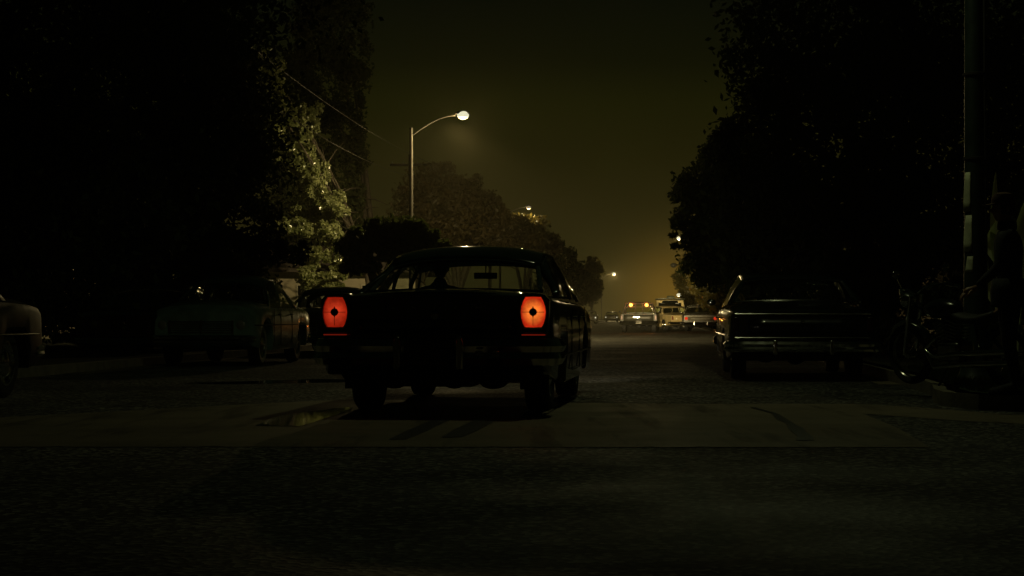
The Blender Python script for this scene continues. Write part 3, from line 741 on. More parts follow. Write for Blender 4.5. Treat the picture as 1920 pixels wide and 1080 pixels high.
def sedan(label, pos, heading, paint, front=False, tail=None, group=None, P=SIXTIES, G=SG, name='sedan', tail_style='bar', trimz=.55, cat='car', glass='glass', detail=True, whitewall=False, head=None, zscale=1, width=1):
    root = empty(name, (*pos, 0), -heading); tag(root, label, cat, group); root.scale = (width, 1, zscale)
    body_loft(P).build('body', paint, root, ang=28)
    greenhouse(root, G, paint, M[glass])
    if detail: cabin(root, G)
    y0, y1 = P['keys'][0][0], P['keys'][-1][0]; hw = P['keys'][0][1]
    zt, zl = P['keys'][0][2], P['keys'][0][4]
    tl = tail or M['redlens']
    # tail
    b = MB(); b.grid(lambda u, v: ((2*u-1)*(hw-.22), y0-.008, zt-.30+.22*v), 6, 2); b.build('rear_panel', paint, root, solid=.01)
    for z in (zt-.02, zt-.33):
        b = MB(); b.tube([(x, y0-.014, z) for x in np.linspace(-hw+.06, hw-.06, 9)], .009, 6); b.build('panel_trim', M['chrome'], root)
    for s in (-1, 1):
        if tail_style == 'bar':
            b = MB(); b.box((s*(hw-.16), y0-.02, zt-.17), (.22,.04,.15))
        elif tail_style == 'round':
            b = MB(); b.lathe([(0,-.05),(.06,-.045),(.085,-.02),(.09,.02)], (s*(hw-.13), y0, zt-.17), 'y', 18)
        else:
            b = MB(); b.box((s*(hw-.07), y0-.02, zt-.16), (.09,.05,.20), taper=.8)
        o = b.build('tail_light', tl, root, bevel=.012)
        c = MB(); c.box((s*(hw-.16), y0-.006, zt-.17), (.25,.02,.18)); 
        if tail_style == 'bar': c.build('bezel', M['chrome'], o, bevel=.008)
    b = MB(); b.box((0, y0-.02, zt-.42), (.31,.01,.15)); b.build('number_plate', M['plate'], root, bevel=.004)
    b = MB(); b.ell((0, y0-.02, zt-.12), (.022,.012,.022), 10, 6); b.build('boot_lock', M['chrome'], root)
    bumper(root, y0-.03, hw+.01, zl-.02, zl+.13, -1, M['chrome'], depth=.13, wrap=.35, bow=.05)
    for s in (-1, 1):
        b = MB(); b.box((s*.36, y0-.12, zl+.05), (.06,.06,.20)); b.build('bumper_guard', M['chrome'], root, bevel=.02)
        for yy in P['axles']: wheel(root, s*P['track'], yy, P['wheel_r'], .2, s, whitewall)
    underside(root, P, .22)
    side_details(root, P, trim_z=trimz, doors=((G['rb'][0]+.85, .45), (.45, G['fb'][0]-.05)), mirror=(P is PK))
    headlamps(root, P, y1-.01, P['keys'][-1][2]-.14, head, pair=front != 'single')
    grille(root, y1+.005, .55, P['keys'][-1][4]+.14, P['keys'][-1][2]-.06)
    bumper(root, y1+.03, P['keys'][-1][1]+.01, P['keys'][-1][4]-.02, P['keys'][-1][4]+.12, 1, M['chrome'], depth=.13, wrap=.35)
    return root

# ---- parked black car on the right
PK = dict(SIXTIES); PK['keys'] = [(-2.72,.93,.90,.915,.40), (-2.6,.955,.915,.95,.36), (-2.0,.975,.93,1.02,.30), (-1.45,.98,.945,1.065,.24), (-.6,.98,.955,.97,.24), (.5,.975,.95,.97,.24), (1.36,.97,.94,1.03,.24), (2.0,.96,.92,.99,.28), (2.5,.94,.88,.93,.34), (2.64,.91,.82,.87,.42)]
PK['recess'] = [(-1.38,1.28,.5)]; PK['crease'] = .66
PG = dict(SG); PG.update(rb=(-1.45,1.065), rt=(-1.0,1.385), ft=(.70,1.37), fb=(1.36,1.04), peak=1.49, rw=.70, crown=.05, cb=.30, ct=.12, ri=(.10,.03), bwr=.92, bwf=.90)
sedan('black sedan parked at the right kerb with thin chrome strips across its tail', st(1.86, 25.6), SA, M['black2'], P=PK, G=PG, name='parked_sedan', tail_style='fin', trimz=.60, tail=M['darklens'])

# ---- grey-green fifties car facing us on the left
P50 = dict(n=46, wheel_r=.36, arch_r=.43, arch_top=(.70,.80), axles=(-1.45, 1.45), track=.74, crease=.60,
    keys=[(-2.45,.84,.86,.88,.42), (-2.3,.90,.93,.99,.36), (-1.9,.93,.97,1.07,.30), (-1.35,.94,.99,1.13,.26), (-.6,.94,1.0,1.02,.26), (.4,.94,1.0,1.02,.26), (1.0,.93,1.0,1.13,.26), (1.6,.92,.99,1.13,.28), (2.15,.88,.95,1.05,.34), (2.38,.80,.84,.93,.42)],
    recess=[(-1.28,.92,.5)])
G50 = dict(rb=(-1.35,1.13), rt=(-.85,1.47), ft=(.52,1.47), fb=(1.0,1.13), rw=.66, bwr=.86, bwf=.85, peak=1.60, crown=.10, cb=.42, ct=.22, ri=(.14,.07), fi=(.07,.04), sidedrop=.12)
sedan('grey-green fifties saloon facing us with whitewall tyres, parked at the left kerb', st(-7.66, 31.2), SA+math.pi, M['grey'], front='single', P=P50, G=G50, name='saloon_car', tail_style='fin', trimz=.70, whitewall=True, group='cars parked along the left kerb')
# far-left dark car, tail towards us along the frame edge
sedan('dark rounded fifties car cut off by the left edge of the picture', st(-7.62, 16.3), SA+math.pi, M['black_matt'], front='single', P=P50, G=G50, name='rounded_car', tail_style='fin', trimz=.66, group='cars parked along the left kerb')
sedan('dark car standing in the driveway under the big tree', st(-10.3, 35.6), SA+math.pi, M['black2'], name='driveway_sedan', front=True, group=None)
sedan('dark olive car parked nose-on just behind the grey-green saloon', st(-7.55, 40.8), SA+math.pi, M['olive'], name='parked_sedan', front=True, group='cars parked along the left kerb')
# ---- far cars on the right
FARR = 'vehicles far down the right side of the street'
sedan('silver sedan with lit red tail lights at the far right kerb', (at(1314,600,97)[0]+.22, 99.7), SA, M['silver'], P=PK, G=PG, name='parked_sedan', tail=M['tail_small'], group=FARR, detail=False, tail_style='round')
sedan('tan sedan standing askew between the pickup and the red-lit sedan', (9.35, 105.5), SA-R(24), M['tan'], P=PK, G=PG, name='angled_sedan', group=FARR, detail=False, tail_style='fin')
sedan('pale car far down the left kerb with bright headlamps', st(-7.9, 199), SA+math.pi, M['white'], name='distant_car', head=M['headlit_soft'], front='single', group='cars far down the left kerb', detail=False)
sedan('farthest car with dim headlamps, seen as a small light', st(-7.0, 262), SA+math.pi, M['olive'], name='distant_car', head=M['headlit_soft'], front='single', group='cars far down the left kerb', detail=False)

# pickup with two amber lamps on the cab
PP = dict(n=46, wheel_r=.38, arch_r=.45, arch_top=(.84,.84), axles=(-1.55,1.55), track=.80, crease=.66,
    keys=[(-2.6,.965,.955,.965,.46), (-2.5,.98,.96,.97,.40), (-1.4,.985,.965,.975,.34), (0,.985,.975,.985,.30), (1.15,.98,.985,1.07,.30), (2.2,.95,.97,1.05,.36), (2.45,.90,.92,.99,.46)], recess=[(-2.52,-.36,.62), (-.22,1.02,.6)])
PPG = dict(rb=(-.28,.99), rt=(-.20,1.50), ft=(.62,1.52), fb=(1.12,1.07), rw=.74, bwr=.93, bwf=.90, peak=1.64, crown=.06, cb=.12, ct=.12, ri=(.16,.12), fi=(.07,.05), sidedrop=.03)
def pickup(label, pos, heading):
    root = empty('pickup_truck', (*pos, 0), -heading); tag(root, label, 'pickup truck', FARR)
    body_loft(PP).build('body', M['drab'], root, ang=28)
    greenhouse(root, PPG, M['drab'], M['glass'])
    b = MB(); b.grid(lambda u, v: ((2*u-1)*.80, -2.612, .60+.34*v), 6, 2); b.build('tailgate', M['drab'], root, solid=.02)
    b = MB(); b.box((-.12,-2.625,.80), (.30,.015,.06)); b.build('tailgate_handle', M['chrome'], root, bevel=.01)
    for s in (-1, 1):
        b = MB(); b.box((s*.90,-2.61,.78), (.09,.05,.22)); b.build('tail_light', M['redlens'], root, bevel=.01)
        b = MB(); b.lathe([(0,-.05),(.07,-.045),(.10,-.02),(.105,.02)], (s*.43-.02,-.32,1.46), 'y', 18); o = b.build('cab_lamp', M['amber'], root)
        c = MB(); c.lathe([(.105,-.03),(.125,.0),(.12,.05)], (s*.43-.02,-.32,1.46), 'y', 18); c.box((s*.43-.02,-.26,1.46), (.05,.10,.05)); c.build('bezel', M['chrome_dull'], o)
        for yy in PP['axles']: wheel(root, s*.80, yy, .38, .22, s)
        l = bpy.data.lights.new('cab_lamp_light', 'POINT'); l.energy = 40; l.color = (1,.28,.04); l.shadow_soft_size = .05
        lo = bpy.data.objects.new('cab_lamp_light', l); COL.objects.link(lo); lo.parent = root; lo.location = (s*.43-.02,-.45,1.50)
    b = MB(); b.box((0,-.34,1.36), (1.5,.04,.04)); b.box((0,-.34,1.56), (1.5,.04,.04))
    for x in (-.74,-.2,.2,.74): b.box((x,-.34,1.28), (.035,.035,.62))
    b.build('headache_rack', M['under'], root)
    bumper(root, -2.66, .97, .46, .60, -1, M['chrome_dull'], depth=.12, wrap=.2)
    bumper(root, 2.5, .93, .44, .60, 1, M['chrome_dull'], depth=.12, wrap=.2)
    b = MB(); b.box((0,-2.75,.53), (.30,.01,.12)); b.build('number_plate', M['white'], root)
    headlamps(root, PP, 2.45, .78, None, pair=False); grille(root, 2.455, .6, .62, .86)
    underside(root, PP, .24); side_details(root, PP, trim_z=None, doors=((0,1.0),))
    return root
pickup('grey pickup truck in mid-road with two amber lamps glowing on its cab', (at(1197,600,93)[0]+.23, 95.6), SA)

# camper van behind it
VP = dict(n=40, wheel_r=.36, arch_r=.42, arch_top=(.76,.76), axles=(-1.35,1.45), track=.76, crease=.66,
    keys=[(-2.3,.90,.98,.99,.40), (-2.2,.93,.98,.99,.34), (0,.94,.98,.99,.28), (1.7,.93,.98,.99,.30), (2.3,.88,.93,.97,.36), (2.42,.82,.85,.90,.44)], recess=[(-2.1,1.6,.5)])
VG = dict(rb=(-2.28,.98), rt=(-2.16,1.86), ft=(1.35,1.88), fb=(1.95,.98), rw=.86, bwr=.92, bwf=.90, peak=1.97, crown=.08, cb=.25, ct=.2, ri=(.12,.10), fi=(.08,.06), sidedrop=.0)
def van(label, pos, heading):
    root = empty('camper_van', (*pos, 0), -heading); tag(root, label, 'van', FARR)
    body_loft(VP).build('body', M['tan'], root, ang=28)
    greenhouse(root, VG, M['tan2'], M['darkglass'], solid_side=True)
    b = MB()
    b.grid(lambda u, v: ((2*u-1)*(.91-.07*v), -2.30+.11*v, .99+.86*v), 8, 6); b.build('rear_door', M['tan2'], root, solid=.02)
    for s in (-1, 1):
        b = MB(); b.grid(lambda u, v: (s*.44+(2*u-1)*.28, -2.345+.05*v, 1.36+.34*v), 3, 3); b.build('rear_door_window', M['darkglass'], root, solid=.008)
        b = MB(); b.box((s*.84,-2.33,.80), (.09,.05,.22)); b.build('tail_light', M['redlens'], root, bevel=.01)
        for yy in VP['axles']: wheel(root, s*.76, yy, .36, .2, s)
        b = MB(); b.grid(lambda u, v: (s*(.955-.05*v), -1.6+2.4*u, 1.25+.38*v), 6, 3); b.build('side_window', M['darkglass'], root, solid=.006)
    b = MB(); b.grid(lambda u, v: ((2*u-1)*.93, -2.42+3.9*v, 1.955+.05*math.sin(math.pi*u)), 10, 4); b.build('roof_rack_cover', M['olive'], root, solid=.05)
    b = MB(); b.box((.05,-1.4,2.08), (.55,.6,.14), taper=.8); b.build('roof_vent', M['olive'], root, bevel=.03)
    bumper(root, -2.34, .92, .44, .58, -1, M['chrome'], depth=.12, wrap=.2); bumper(root, 2.46, .86, .44, .58, 1, M['chrome'], depth=.12, wrap=.2)
    b = MB(); b.box((0,-2.32,.72), (.30,.01,.12)); b.build('number_plate', M['white'], root)
    headlamps(root, VP, 2.42, .74, None, pair=False); grille(root, 2.425, .4, .60, .80); underside(root, VP, .24)
van('cream camper van with a dark roof, behind the tan sedan', (at(1256,600,110)[0]+.2, 112.3), SA)

# ------------------------------------------------------------------ street lamps
def lampm(label, px, py, H, off=2.0, side=-1, power=0, lens=None, lit=True, lr=.22, zfix=None, spread=168, tilt=(0,0)):
    d = (H-CAMZ)*F/(HY-py); x, y, z = at(px, py, d)
    street_lamp(label, (x+side*off*math.cos(SA), y-side*off*math.sin(SA)), (x, y), H, power, lens or M['lens_small'], lens_r=lr, lit=lit, spread=spread, tilt=tilt)
    return d
lampm('largest lit street lamp, on a tall pole with a curved arm over the road', 868, 214, 8.5, 1.98, -1, P_LAMP*2.9, M['lens_bright'], lr=.225, spread=166, tilt=(9,13))
lampm('lit street lamp half hidden in the leaves of the mid-left tree', 890, 370, 8.5, 2.0, -1, P_LAMP*.5, lr=.24)
lampm('faint street lamp showing through a treetop right of the mid-left tree', 991, 388, 8.5, 2.0, -1, P_LAMP*.2, emit('faint_lens', (1,.8,.5), .25), lr=.18)
lampm('lit street lamp standing clear in the glow above the gap in the road', 1151, 513, 8.5, 2.2, -1, P_LAMP*4.5, lr=.34)
lampm('lit street lamp peeping from the edge of the big right tree', 1273, 446, 8.5, 2.0, 1, P_LAMP, lr=.23)
lampm('unlit street lamp seen edge-on below the lamp in the right tree', 1263, 497, 8.5, 2.3, 1, 0, lit=False, lr=.5)
lampm('low bright street lamp far away above the camper van', 1273, 553, 6.2, 1.8, 1, P_LAMP, lr=.60)

# tall pole at the right corner; its luminaire hangs over the road above the frame
street_lamp('thick dark green pole with torn pale flyers beside the standing man', (at(1829,700,19.6)[0], 19.6), (2.35, 18.6), 8.6, P_NEAR_LAMP, M['lens_bright'], pr=.125, mpole=M['pole'], name='street_lamp', group=None, spread=127, col=(.90,1,.48), tilt=(0,7))
pole_near = [o for o in COL.objects if o.get('label','').startswith('thick dark green')][0]
def flyer(z0, z1, a0, a1, sk):
    b = MB(); r = .124
    def fn(u, v):
        z = z0+(z1-z0)*v; a = a0+(a1-a0)*u+sk*(v-.5)*(1-u); return ((r+.006)*math.cos(a), (r+.006)*math.sin(a), z)
    b.grid(fn, 6, 4); return b.build('paper_flyer', M['paper'], pole_near, solid=.002)
flyer(2.02, 2.46, R(186), R(232), .5); flyer(1.57, 1.98, R(186), R(240), .6); flyer(1.34, 1.52, R(205), R(245), .3)
b = MB()
for z in (2.6, 3.55, 1.05): b.lathe([(.122,z),(.132,z+.005),(.132,z+.03),(.122,z+.035)], n=20)
b.build('steel_band', M['galv'], pole_near)
b = MB(); b.tube([(.10,-.085,.2),(.095,-.08,1.6),(.09,-.08,3.2),(.09,-.075,5.0)], .022, 8); b.build('conduit', M['galv'], pole_near)

# ------------------------------------------------------------------ utility poles and cables on the left
UP = []
for i, t in enumerate((44, 84, 124, 164)):
    x, y = st(-12.0, t); root = empty('utility_pole', (x, y, .1), -SA); UP.append((x, y))
    tag(root, ['nearest wooden utility pole behind the big left tree', 'second wooden utility pole, behind the street lamp', 'third wooden utility pole behind the mid-left trees', 'last wooden utility pole behind the far left trees'][i], 'utility pole', 'utility poles on the left')
    b = MB(); b.lathe([(.15,-.1),(.14,2),(.11,8.6),(0,8.62)], n=14); b.build('pole', M['wood'], root)
    b = MB(); b.box((0,.0,8.1), (2.0,.10,.12)); b.build('cross_arm', M['wood'], root)
    for xx in (-.9,-.35,.35,.9):
        b = MB(); b.lathe([(0,.12),(.035,.11),(.05,.07),(.03,.05),(.05,.02),(.02,0)], (xx,0,8.16), n=10); b.build('insulator', M['clearlens'], root)
def cable(label, dx, z, sag):
    b = MB(); pts = []
    P0 = [st(-12+dx, 4)]+[(p[0]+dx, p[1]) for p in UP]
    for (a, c) in zip(P0[:-1], P0[1:]):
        for k in range(10):
            u = k/10; pts.append((a[0]+(c[0]-a[0])*u, a[1]+(c[1]-a[1])*u, z-4*sag*u*(1-u)))
    pts.append((P0[-1][0], P0[-1][1], z)); b.tube(pts, .012, 6)
    tag(b.build('overhead_cable', M['cable'], None), label, 'cable', 'overhead cables along the left side')
cable('upper overhead cable running past the big left tree', .9, 8.32, .35)
cable('lower overhead cable sagging below the upper one', .35, 7.55, .5)

# ------------------------------------------------------------------ trees
TL = 'trees on the left side of the street'; TR = 'trees on the right side of the street'
# lamplit tree beyond the near black ones, close to the street lamp
D = 72
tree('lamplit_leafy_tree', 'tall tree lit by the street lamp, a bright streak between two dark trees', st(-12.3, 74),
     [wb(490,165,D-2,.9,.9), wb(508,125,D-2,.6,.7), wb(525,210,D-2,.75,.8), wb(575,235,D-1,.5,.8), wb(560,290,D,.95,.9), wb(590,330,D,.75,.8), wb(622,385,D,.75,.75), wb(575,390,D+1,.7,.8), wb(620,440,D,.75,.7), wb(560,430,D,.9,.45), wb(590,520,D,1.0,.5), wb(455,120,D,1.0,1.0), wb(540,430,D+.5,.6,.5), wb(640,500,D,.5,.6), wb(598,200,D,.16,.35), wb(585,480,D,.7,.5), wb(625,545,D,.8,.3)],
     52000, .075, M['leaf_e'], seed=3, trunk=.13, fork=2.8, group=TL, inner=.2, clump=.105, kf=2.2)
D = 44
tree('big_leafy_tree', 'big black tree on the left in front of the lamplit tree', st(-12.5, 43),
     [wb(300,230,D,3.0,3.4), wb(410,280,D,1.1,1.5), wb(385,180,D,.9,1.2), wb(455,330,D,.75,.9), wb(440,430,D,1.15,1.1), wb(400,480,D,1.3,.8), wb(485,465,D,.7,.42), wb(550,475,D,.5,.30), wb(150,380,D,3.2,2.4), wb(330,-10,D,2.2,2.4), wb(380,100,D,.8,1.0), wb(435,245,D,.6,.6)],
     62000, .085, M['leaf_b'], seed=33, trunk=.34, fork=2.8, group=TL, inner=.55)
D = 27
tree('big_leafy_tree', 'dense black tree filling the upper left corner', (-9.6, 29.5),
     [wb(100,140,D,2.6,2.8), wb(270,20,D,1.2,1.2), wb(60,330,D,2.4,1.9), wb(230,300,D,1.4,1.4), wb(-200,200,D,3,3), wb(100,-120,D,4,2.4), wb(370,240,D,.6,.9), wb(190,450,D,1.1,.6)],
     42000, .075, M['leaf_b'], seed=4, trunk=.36, fork=2.6, group=TL, inner=.5)
D = 40
tree('round_bushy_tree', 'low dark tree hanging over the driveway on the left', (-13.2, 41),
     [wb(150,470,D,2.2,1.3), wb(300,500,D,2.0,1.0), wb(420,500,D,1.0,.8), wb(30,500,D,1.7,1.2), wb(-100,430,D,2.2,1.8)], 26000, .08, M['leaf_b'], seed=5, trunk=.2, fork=1.6, group=TL)
D = 80
tree('tall_dark_tree', 'tall dark tree right behind the lamplit streak', st(-13.3, 82),
     [wb(620,160,D,1.5,1.8), wb(655,110,D,.95,1.3), wb(640,235,D,1.15,1.2), wb(655,290,D,.85,1.0), wb(620,330,D,1.3,1.6), wb(640,400,D,1.2,1.3), wb(655,460,D,1.5,1.3), wb(690,500,D,1.3,1.0), wb(620,50,D,1.7,1.8), wb(540,180,D,1.6,2.2), wb(560,420,D,1.7,1.8), wb(680,190,D,.3,.5), wb(682,310,D,.28,.35), wb(675,360,D,.35,.4), wb(500,330,D,1.4,2.0)],
     34000, .11, M['leaf_b'], seed=6, trunk=.26, fork=2.6, group=TL, inner=.4)
D = 84
tree('spreading_tree', 'spreading tree behind the street lamp, its leaves faintly lit', (at(850,600,D)[0], D),
     [wb(830,375,D,1.9,1.6), wb(885,400,D,1.6,1.2), wb(790,430,D,2.0,1.5), wb(915,430,D,1.1,1.1), wb(850,430,D,1.9,1.2), wb(840,330,D,.9,.6), wb(870,345,D,.8,.6), wb(745,450,D,1.3,1.0), wb(930,390,D,.5,.4), wb(800,350,D,.6,.5)],
     26000, .12, M['leaf_d'], seed=7, trunk=.26, fork=1.8, group=TL, inner=.4)
tree('round_bushy_tree', 'dark tree in front of the foot of the tall lamp pole', (at(715,600,58)[0], 58),
     [wb(700,455,58,.85,.8), wb(745,455,58,.80,.75), wb(785,462,58,.70,.6), wb(765,425,58,.45,.4), wb(820,470,58,.5,.4), wb(670,480,58,.7,.6)], 12000, .13, M['leaf_b'], seed=8, trunk=.2, fork=1.4, group=TL)
D = 122
tree('spreading_tree', 'hazy tree beyond the spreading one, above the dark roof of the car', (at(985,600,D)[0], D),
     [wb(980,440,D,1.7,1.3), wb(950,455,D,1.5,1.2), wb(1010,465,D,1.3,1.2), wb(960,420,D,.9,.7), wb(1000,425,D,.7,.6)],
     14000, .17, M['leaf_d'], seed=9, trunk=.22, fork=1.6, group=TL, inner=.35)
D = 128
tree('clipped_round_tree', 'dark clipped round tree right behind the roof of the black sedan', (at(1062,600,D)[0], D),
     [wb(1055,487,D,1.0,1.15), wb(1066,505,D,1.12,1.35), wb(1060,535,D,1.35,1.2), wb(1040,550,D,1.6,1.3)], 12000, .14, M['leaf_b'], seed=10, trunk=.18, fork=1.4, group=TL, inner=.5)
D = 300
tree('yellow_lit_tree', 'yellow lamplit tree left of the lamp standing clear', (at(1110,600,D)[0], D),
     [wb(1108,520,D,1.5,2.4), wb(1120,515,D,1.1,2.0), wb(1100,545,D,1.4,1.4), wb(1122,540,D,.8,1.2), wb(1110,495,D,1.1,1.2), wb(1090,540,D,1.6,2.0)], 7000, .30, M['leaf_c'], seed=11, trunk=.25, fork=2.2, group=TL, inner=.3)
D = 180
tree('round_bushy_tree', 'far hazy tree behind the clipped round one', (at(1040,600,D)[0]-2, D),
     [wb(1050,550,D,1.6,1.6), wb(1030,535,D,1.3,1.3), wb(1066,560,D,1.0,1.0)], 7000, .25, M['leaf_b'], seed=12, trunk=.2, fork=1.4, group=TL)
# right side
D = 38
tree('big_leafy_tree', 'huge dark tree filling the upper right of the picture', (at(1640,600,D)[0], D),
     [wb(1640,240,D,3.0,3.0), wb(1470,220,D,1.2,1.4), wb(1560,80,D,2.2,1.6), wb(1440,400,D,1.5,1.5), wb(1560,420,D,2.0,1.6), wb(1800,300,D,2.6,2.6), wb(1820,80,D,3.0,2.2), wb(1420,300,D,1.0,1.0), wb(1950,300,D,2.6,3.0), wb(1455,150,D,.65,.65), wb(1420,490,D,.9,.7), wb(1520,520,D,1.6,.8)],
     62000, .085, M['leaf_b'], seed=13, trunk=.4, fork=2.4, group=TR, inner=.5)
D = 58
tree('big_leafy_tree', 'dark tree whose left edge overhangs the right side of the road', st(5.6, 58),
     [wb(1340,380,D,1.35,1.25), wb(1300,385,D,.8,.85), wb(1390,330,D,1.5,1.4), wb(1320,450,D,.85,.8), wb(1370,480,D,1.4,1.1), wb(1440,460,D,2,1.6), wb(1290,355,D,.42,.4), wb(1345,290,D,.5,.45), wb(1275,418,D,.32,.25), wb(1310,500,D,.5,.5), wb(1262,440,D,.13,.10), wb(1268,462,D,.16,.10)],
     30000, .10, M['leaf_b'], seed=14, trunk=.3, fork=2.4, group=TR, inner=.5)
D = 92
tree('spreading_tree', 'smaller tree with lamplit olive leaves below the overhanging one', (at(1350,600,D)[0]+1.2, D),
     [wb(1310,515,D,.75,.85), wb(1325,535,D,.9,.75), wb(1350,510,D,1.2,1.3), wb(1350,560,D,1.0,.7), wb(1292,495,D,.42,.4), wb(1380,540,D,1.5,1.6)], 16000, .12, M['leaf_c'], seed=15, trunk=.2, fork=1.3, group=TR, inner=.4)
D = 185
tree('round_bushy_tree', 'far yellow-green tree behind the parked cars', (at(1300,600,D)[0]+1.5, D),
     [wb(1300,565,D,1.1,1.6), wb(1318,570,D,1.8,1.8), wb(1290,545,D,.8,1.2), wb(1285,520,D,1.2,1.6), wb(1330,530,D,2.5,2.6)], 8000, .22, M['leaf_c'], seed=16, trunk=.2, fork=1.4, group=TR)
D = 30
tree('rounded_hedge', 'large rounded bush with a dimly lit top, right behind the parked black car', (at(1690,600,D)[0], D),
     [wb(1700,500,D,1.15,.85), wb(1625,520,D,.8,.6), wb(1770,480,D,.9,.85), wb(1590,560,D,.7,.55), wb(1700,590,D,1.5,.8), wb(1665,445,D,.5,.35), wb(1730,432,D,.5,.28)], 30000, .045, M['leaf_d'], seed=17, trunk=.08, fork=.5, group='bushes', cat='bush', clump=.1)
D = 24.5
tree('rounded_hedge', 'dark bush between the green pole and the big right tree', (at(1930,600,D)[0], D),
     [wb(1930,520,D,1.0,.9), wb(1850,560,D,.7,.6), wb(2000,450,D,1.1,1.2)], 14000, .05, M['leaf_b'], seed=18, trunk=.07, fork=.5, group='bushes', cat='bush', clump=.1)
D = 39
tree('rounded_hedge', 'dark hedge along the driveway behind the dark car on the left', (-12.6, 42.5),
     [wb(60,620,D+3,1.5,.9), wb(130,610,D+3,1.4,1.0), wb(210,600,D+4,1.5,1.1), wb(290,600,D+5,1.4,1.0), wb(0,600,D+3,1.3,1.1), wb(390,570,D+6,1.5,1.0), wb(440,560,D+6,1.2,1.1), wb(350,600,D+6,1.4,1.0)], 26000, .07, M['leaf_b'], seed=21, trunk=.07, fork=.5, group='bushes', cat='bush', clump=.12)
# street trees farther on, both sides, closing the avenue
far = [(-10.5, 235, 2.4, 3.0, 'leaf_b', 'far left street tree left of the yellow one'), (7.2, 130, 2.6, 3.0, 'leaf_b', 'far right street tree behind the lamplit olive one'), (9, 240, 3.0, 3.4, 'leaf_c', 'far right street tree past the parked cars'), (9.5, 330, 3.4, 3.6, 'leaf_b', 'farthest right street tree dissolving in the haze')]
for i, (o, t, r, rz, lm, lab) in enumerate(far):
    x, y = st(o, t)
    tree('street_tree', lab, (x, y), [(x, y, 4.4, r, r, rz*.7), (x-r*.5, y, 3.6, r*.6, r*.6, r*.5), (x+r*.5, y, 3.9, r*.65, r*.6, r*.55), (x+.3, y, 6.0, r*.6, r*.6, r*.4)], 6000, .2, M[lm], seed=30+i, trunk=.2, fork=1.8, group=TL if o < 0 else TR)

# pale broad-leaved plant behind the man
def leaf_blade(b, p0, p1, w, bend=.1):
    p0, p1 = Vector(p0), Vector(p1); d = p1-p0; side = Vector((1,.25,0)).normalized(); n = d.cross(side).normalized()
    def fn(u, v):
        q = p0+d*u+n*bend*math.sin(math.pi*u); ww = w*math.sin(math.pi*min(1, .06+u*.93))**.7*(1-.25*u)
        return tuple(q+side*(2*v-1)*ww+n*(-.25*ww*abs(2*v-1)))
    b.grid(fn, 10, 4)
x0, y0, _ = at(1880, 700, 20.5)
root = empty('broad_leaved_plant', (x0+.15, y0, .13)); tag(root, 'pale broad-leaved plant rising behind the head of the man', 'plant')
for k, (px, py, qx, qy, w) in enumerate([(1882,560,1868,322,.075), (1900,560,1884,372,.06), (1876,500,1866,418,.085), (1915,560,1935,350,.09), (1890,600,1850,470,.07)]):
    a = at(px, py, 20.5); c = at(qx, qy, 20.5); b = MB(); leaf_blade(b, (a[0]-x0-.15, 0, a[2]-.13), (c[0]-x0-.15, 0, c[2]-.13), w, .12+.03*k)
    b.tube([(0,0,0), (a[0]-x0-.15, 0, a[2]-.13)], .015, 6); b.build('leaf', M['paleleaf'], root)

# grass: parkway lawns
def grass(name, label, poly_pts, n, seed):
    rng = np.random.default_rng(seed); P = []
    (x0_, y0_), (x1_, y1_) = poly_pts
    xs = rng.uniform(x0_, x1_, n); ys = rng.uniform(y0_, y1_, n)
    ok = (xs > 4.45+.0*ys+np.clip((ys-17.2)*.10, 0, 1)+.04*np.abs(ys-17)) & (ys > 15.75)
    xs, ys = xs[ok], ys[ok]; m = len(xs); h = rng.uniform(.03,.09,m); a = rng.uniform(0, 2*math.pi, m); w = .006
    dx, dy = np.cos(a)*w, np.sin(a)*w; lx, ly = rng.normal(size=m)*.025, rng.normal(size=m)*.025
    v = np.stack([np.stack([xs-dx,ys-dy,np.full(m,.13)],1), np.stack([xs+dx,ys+dy,np.full(m,.13)],1), np.stack([xs+lx,ys+ly,.13+h],1)],1).reshape(-1,3)
    me = bpy.data.meshes.new(name); me.from_pydata(v.tolist(), [], [(3*i,3*i+1,3*i+2) for i in range(m)]); me.materials.append(M['leaf_b'])
    o = bpy.data.objects.new(name, me); COL.objects.link(o); tag(o, label, 'grass', None, 'stuff')
grass('grass', 'short dark grass on the corner around the green pole', ((4.4,15.7),(8.5,24)), 42000, 5)

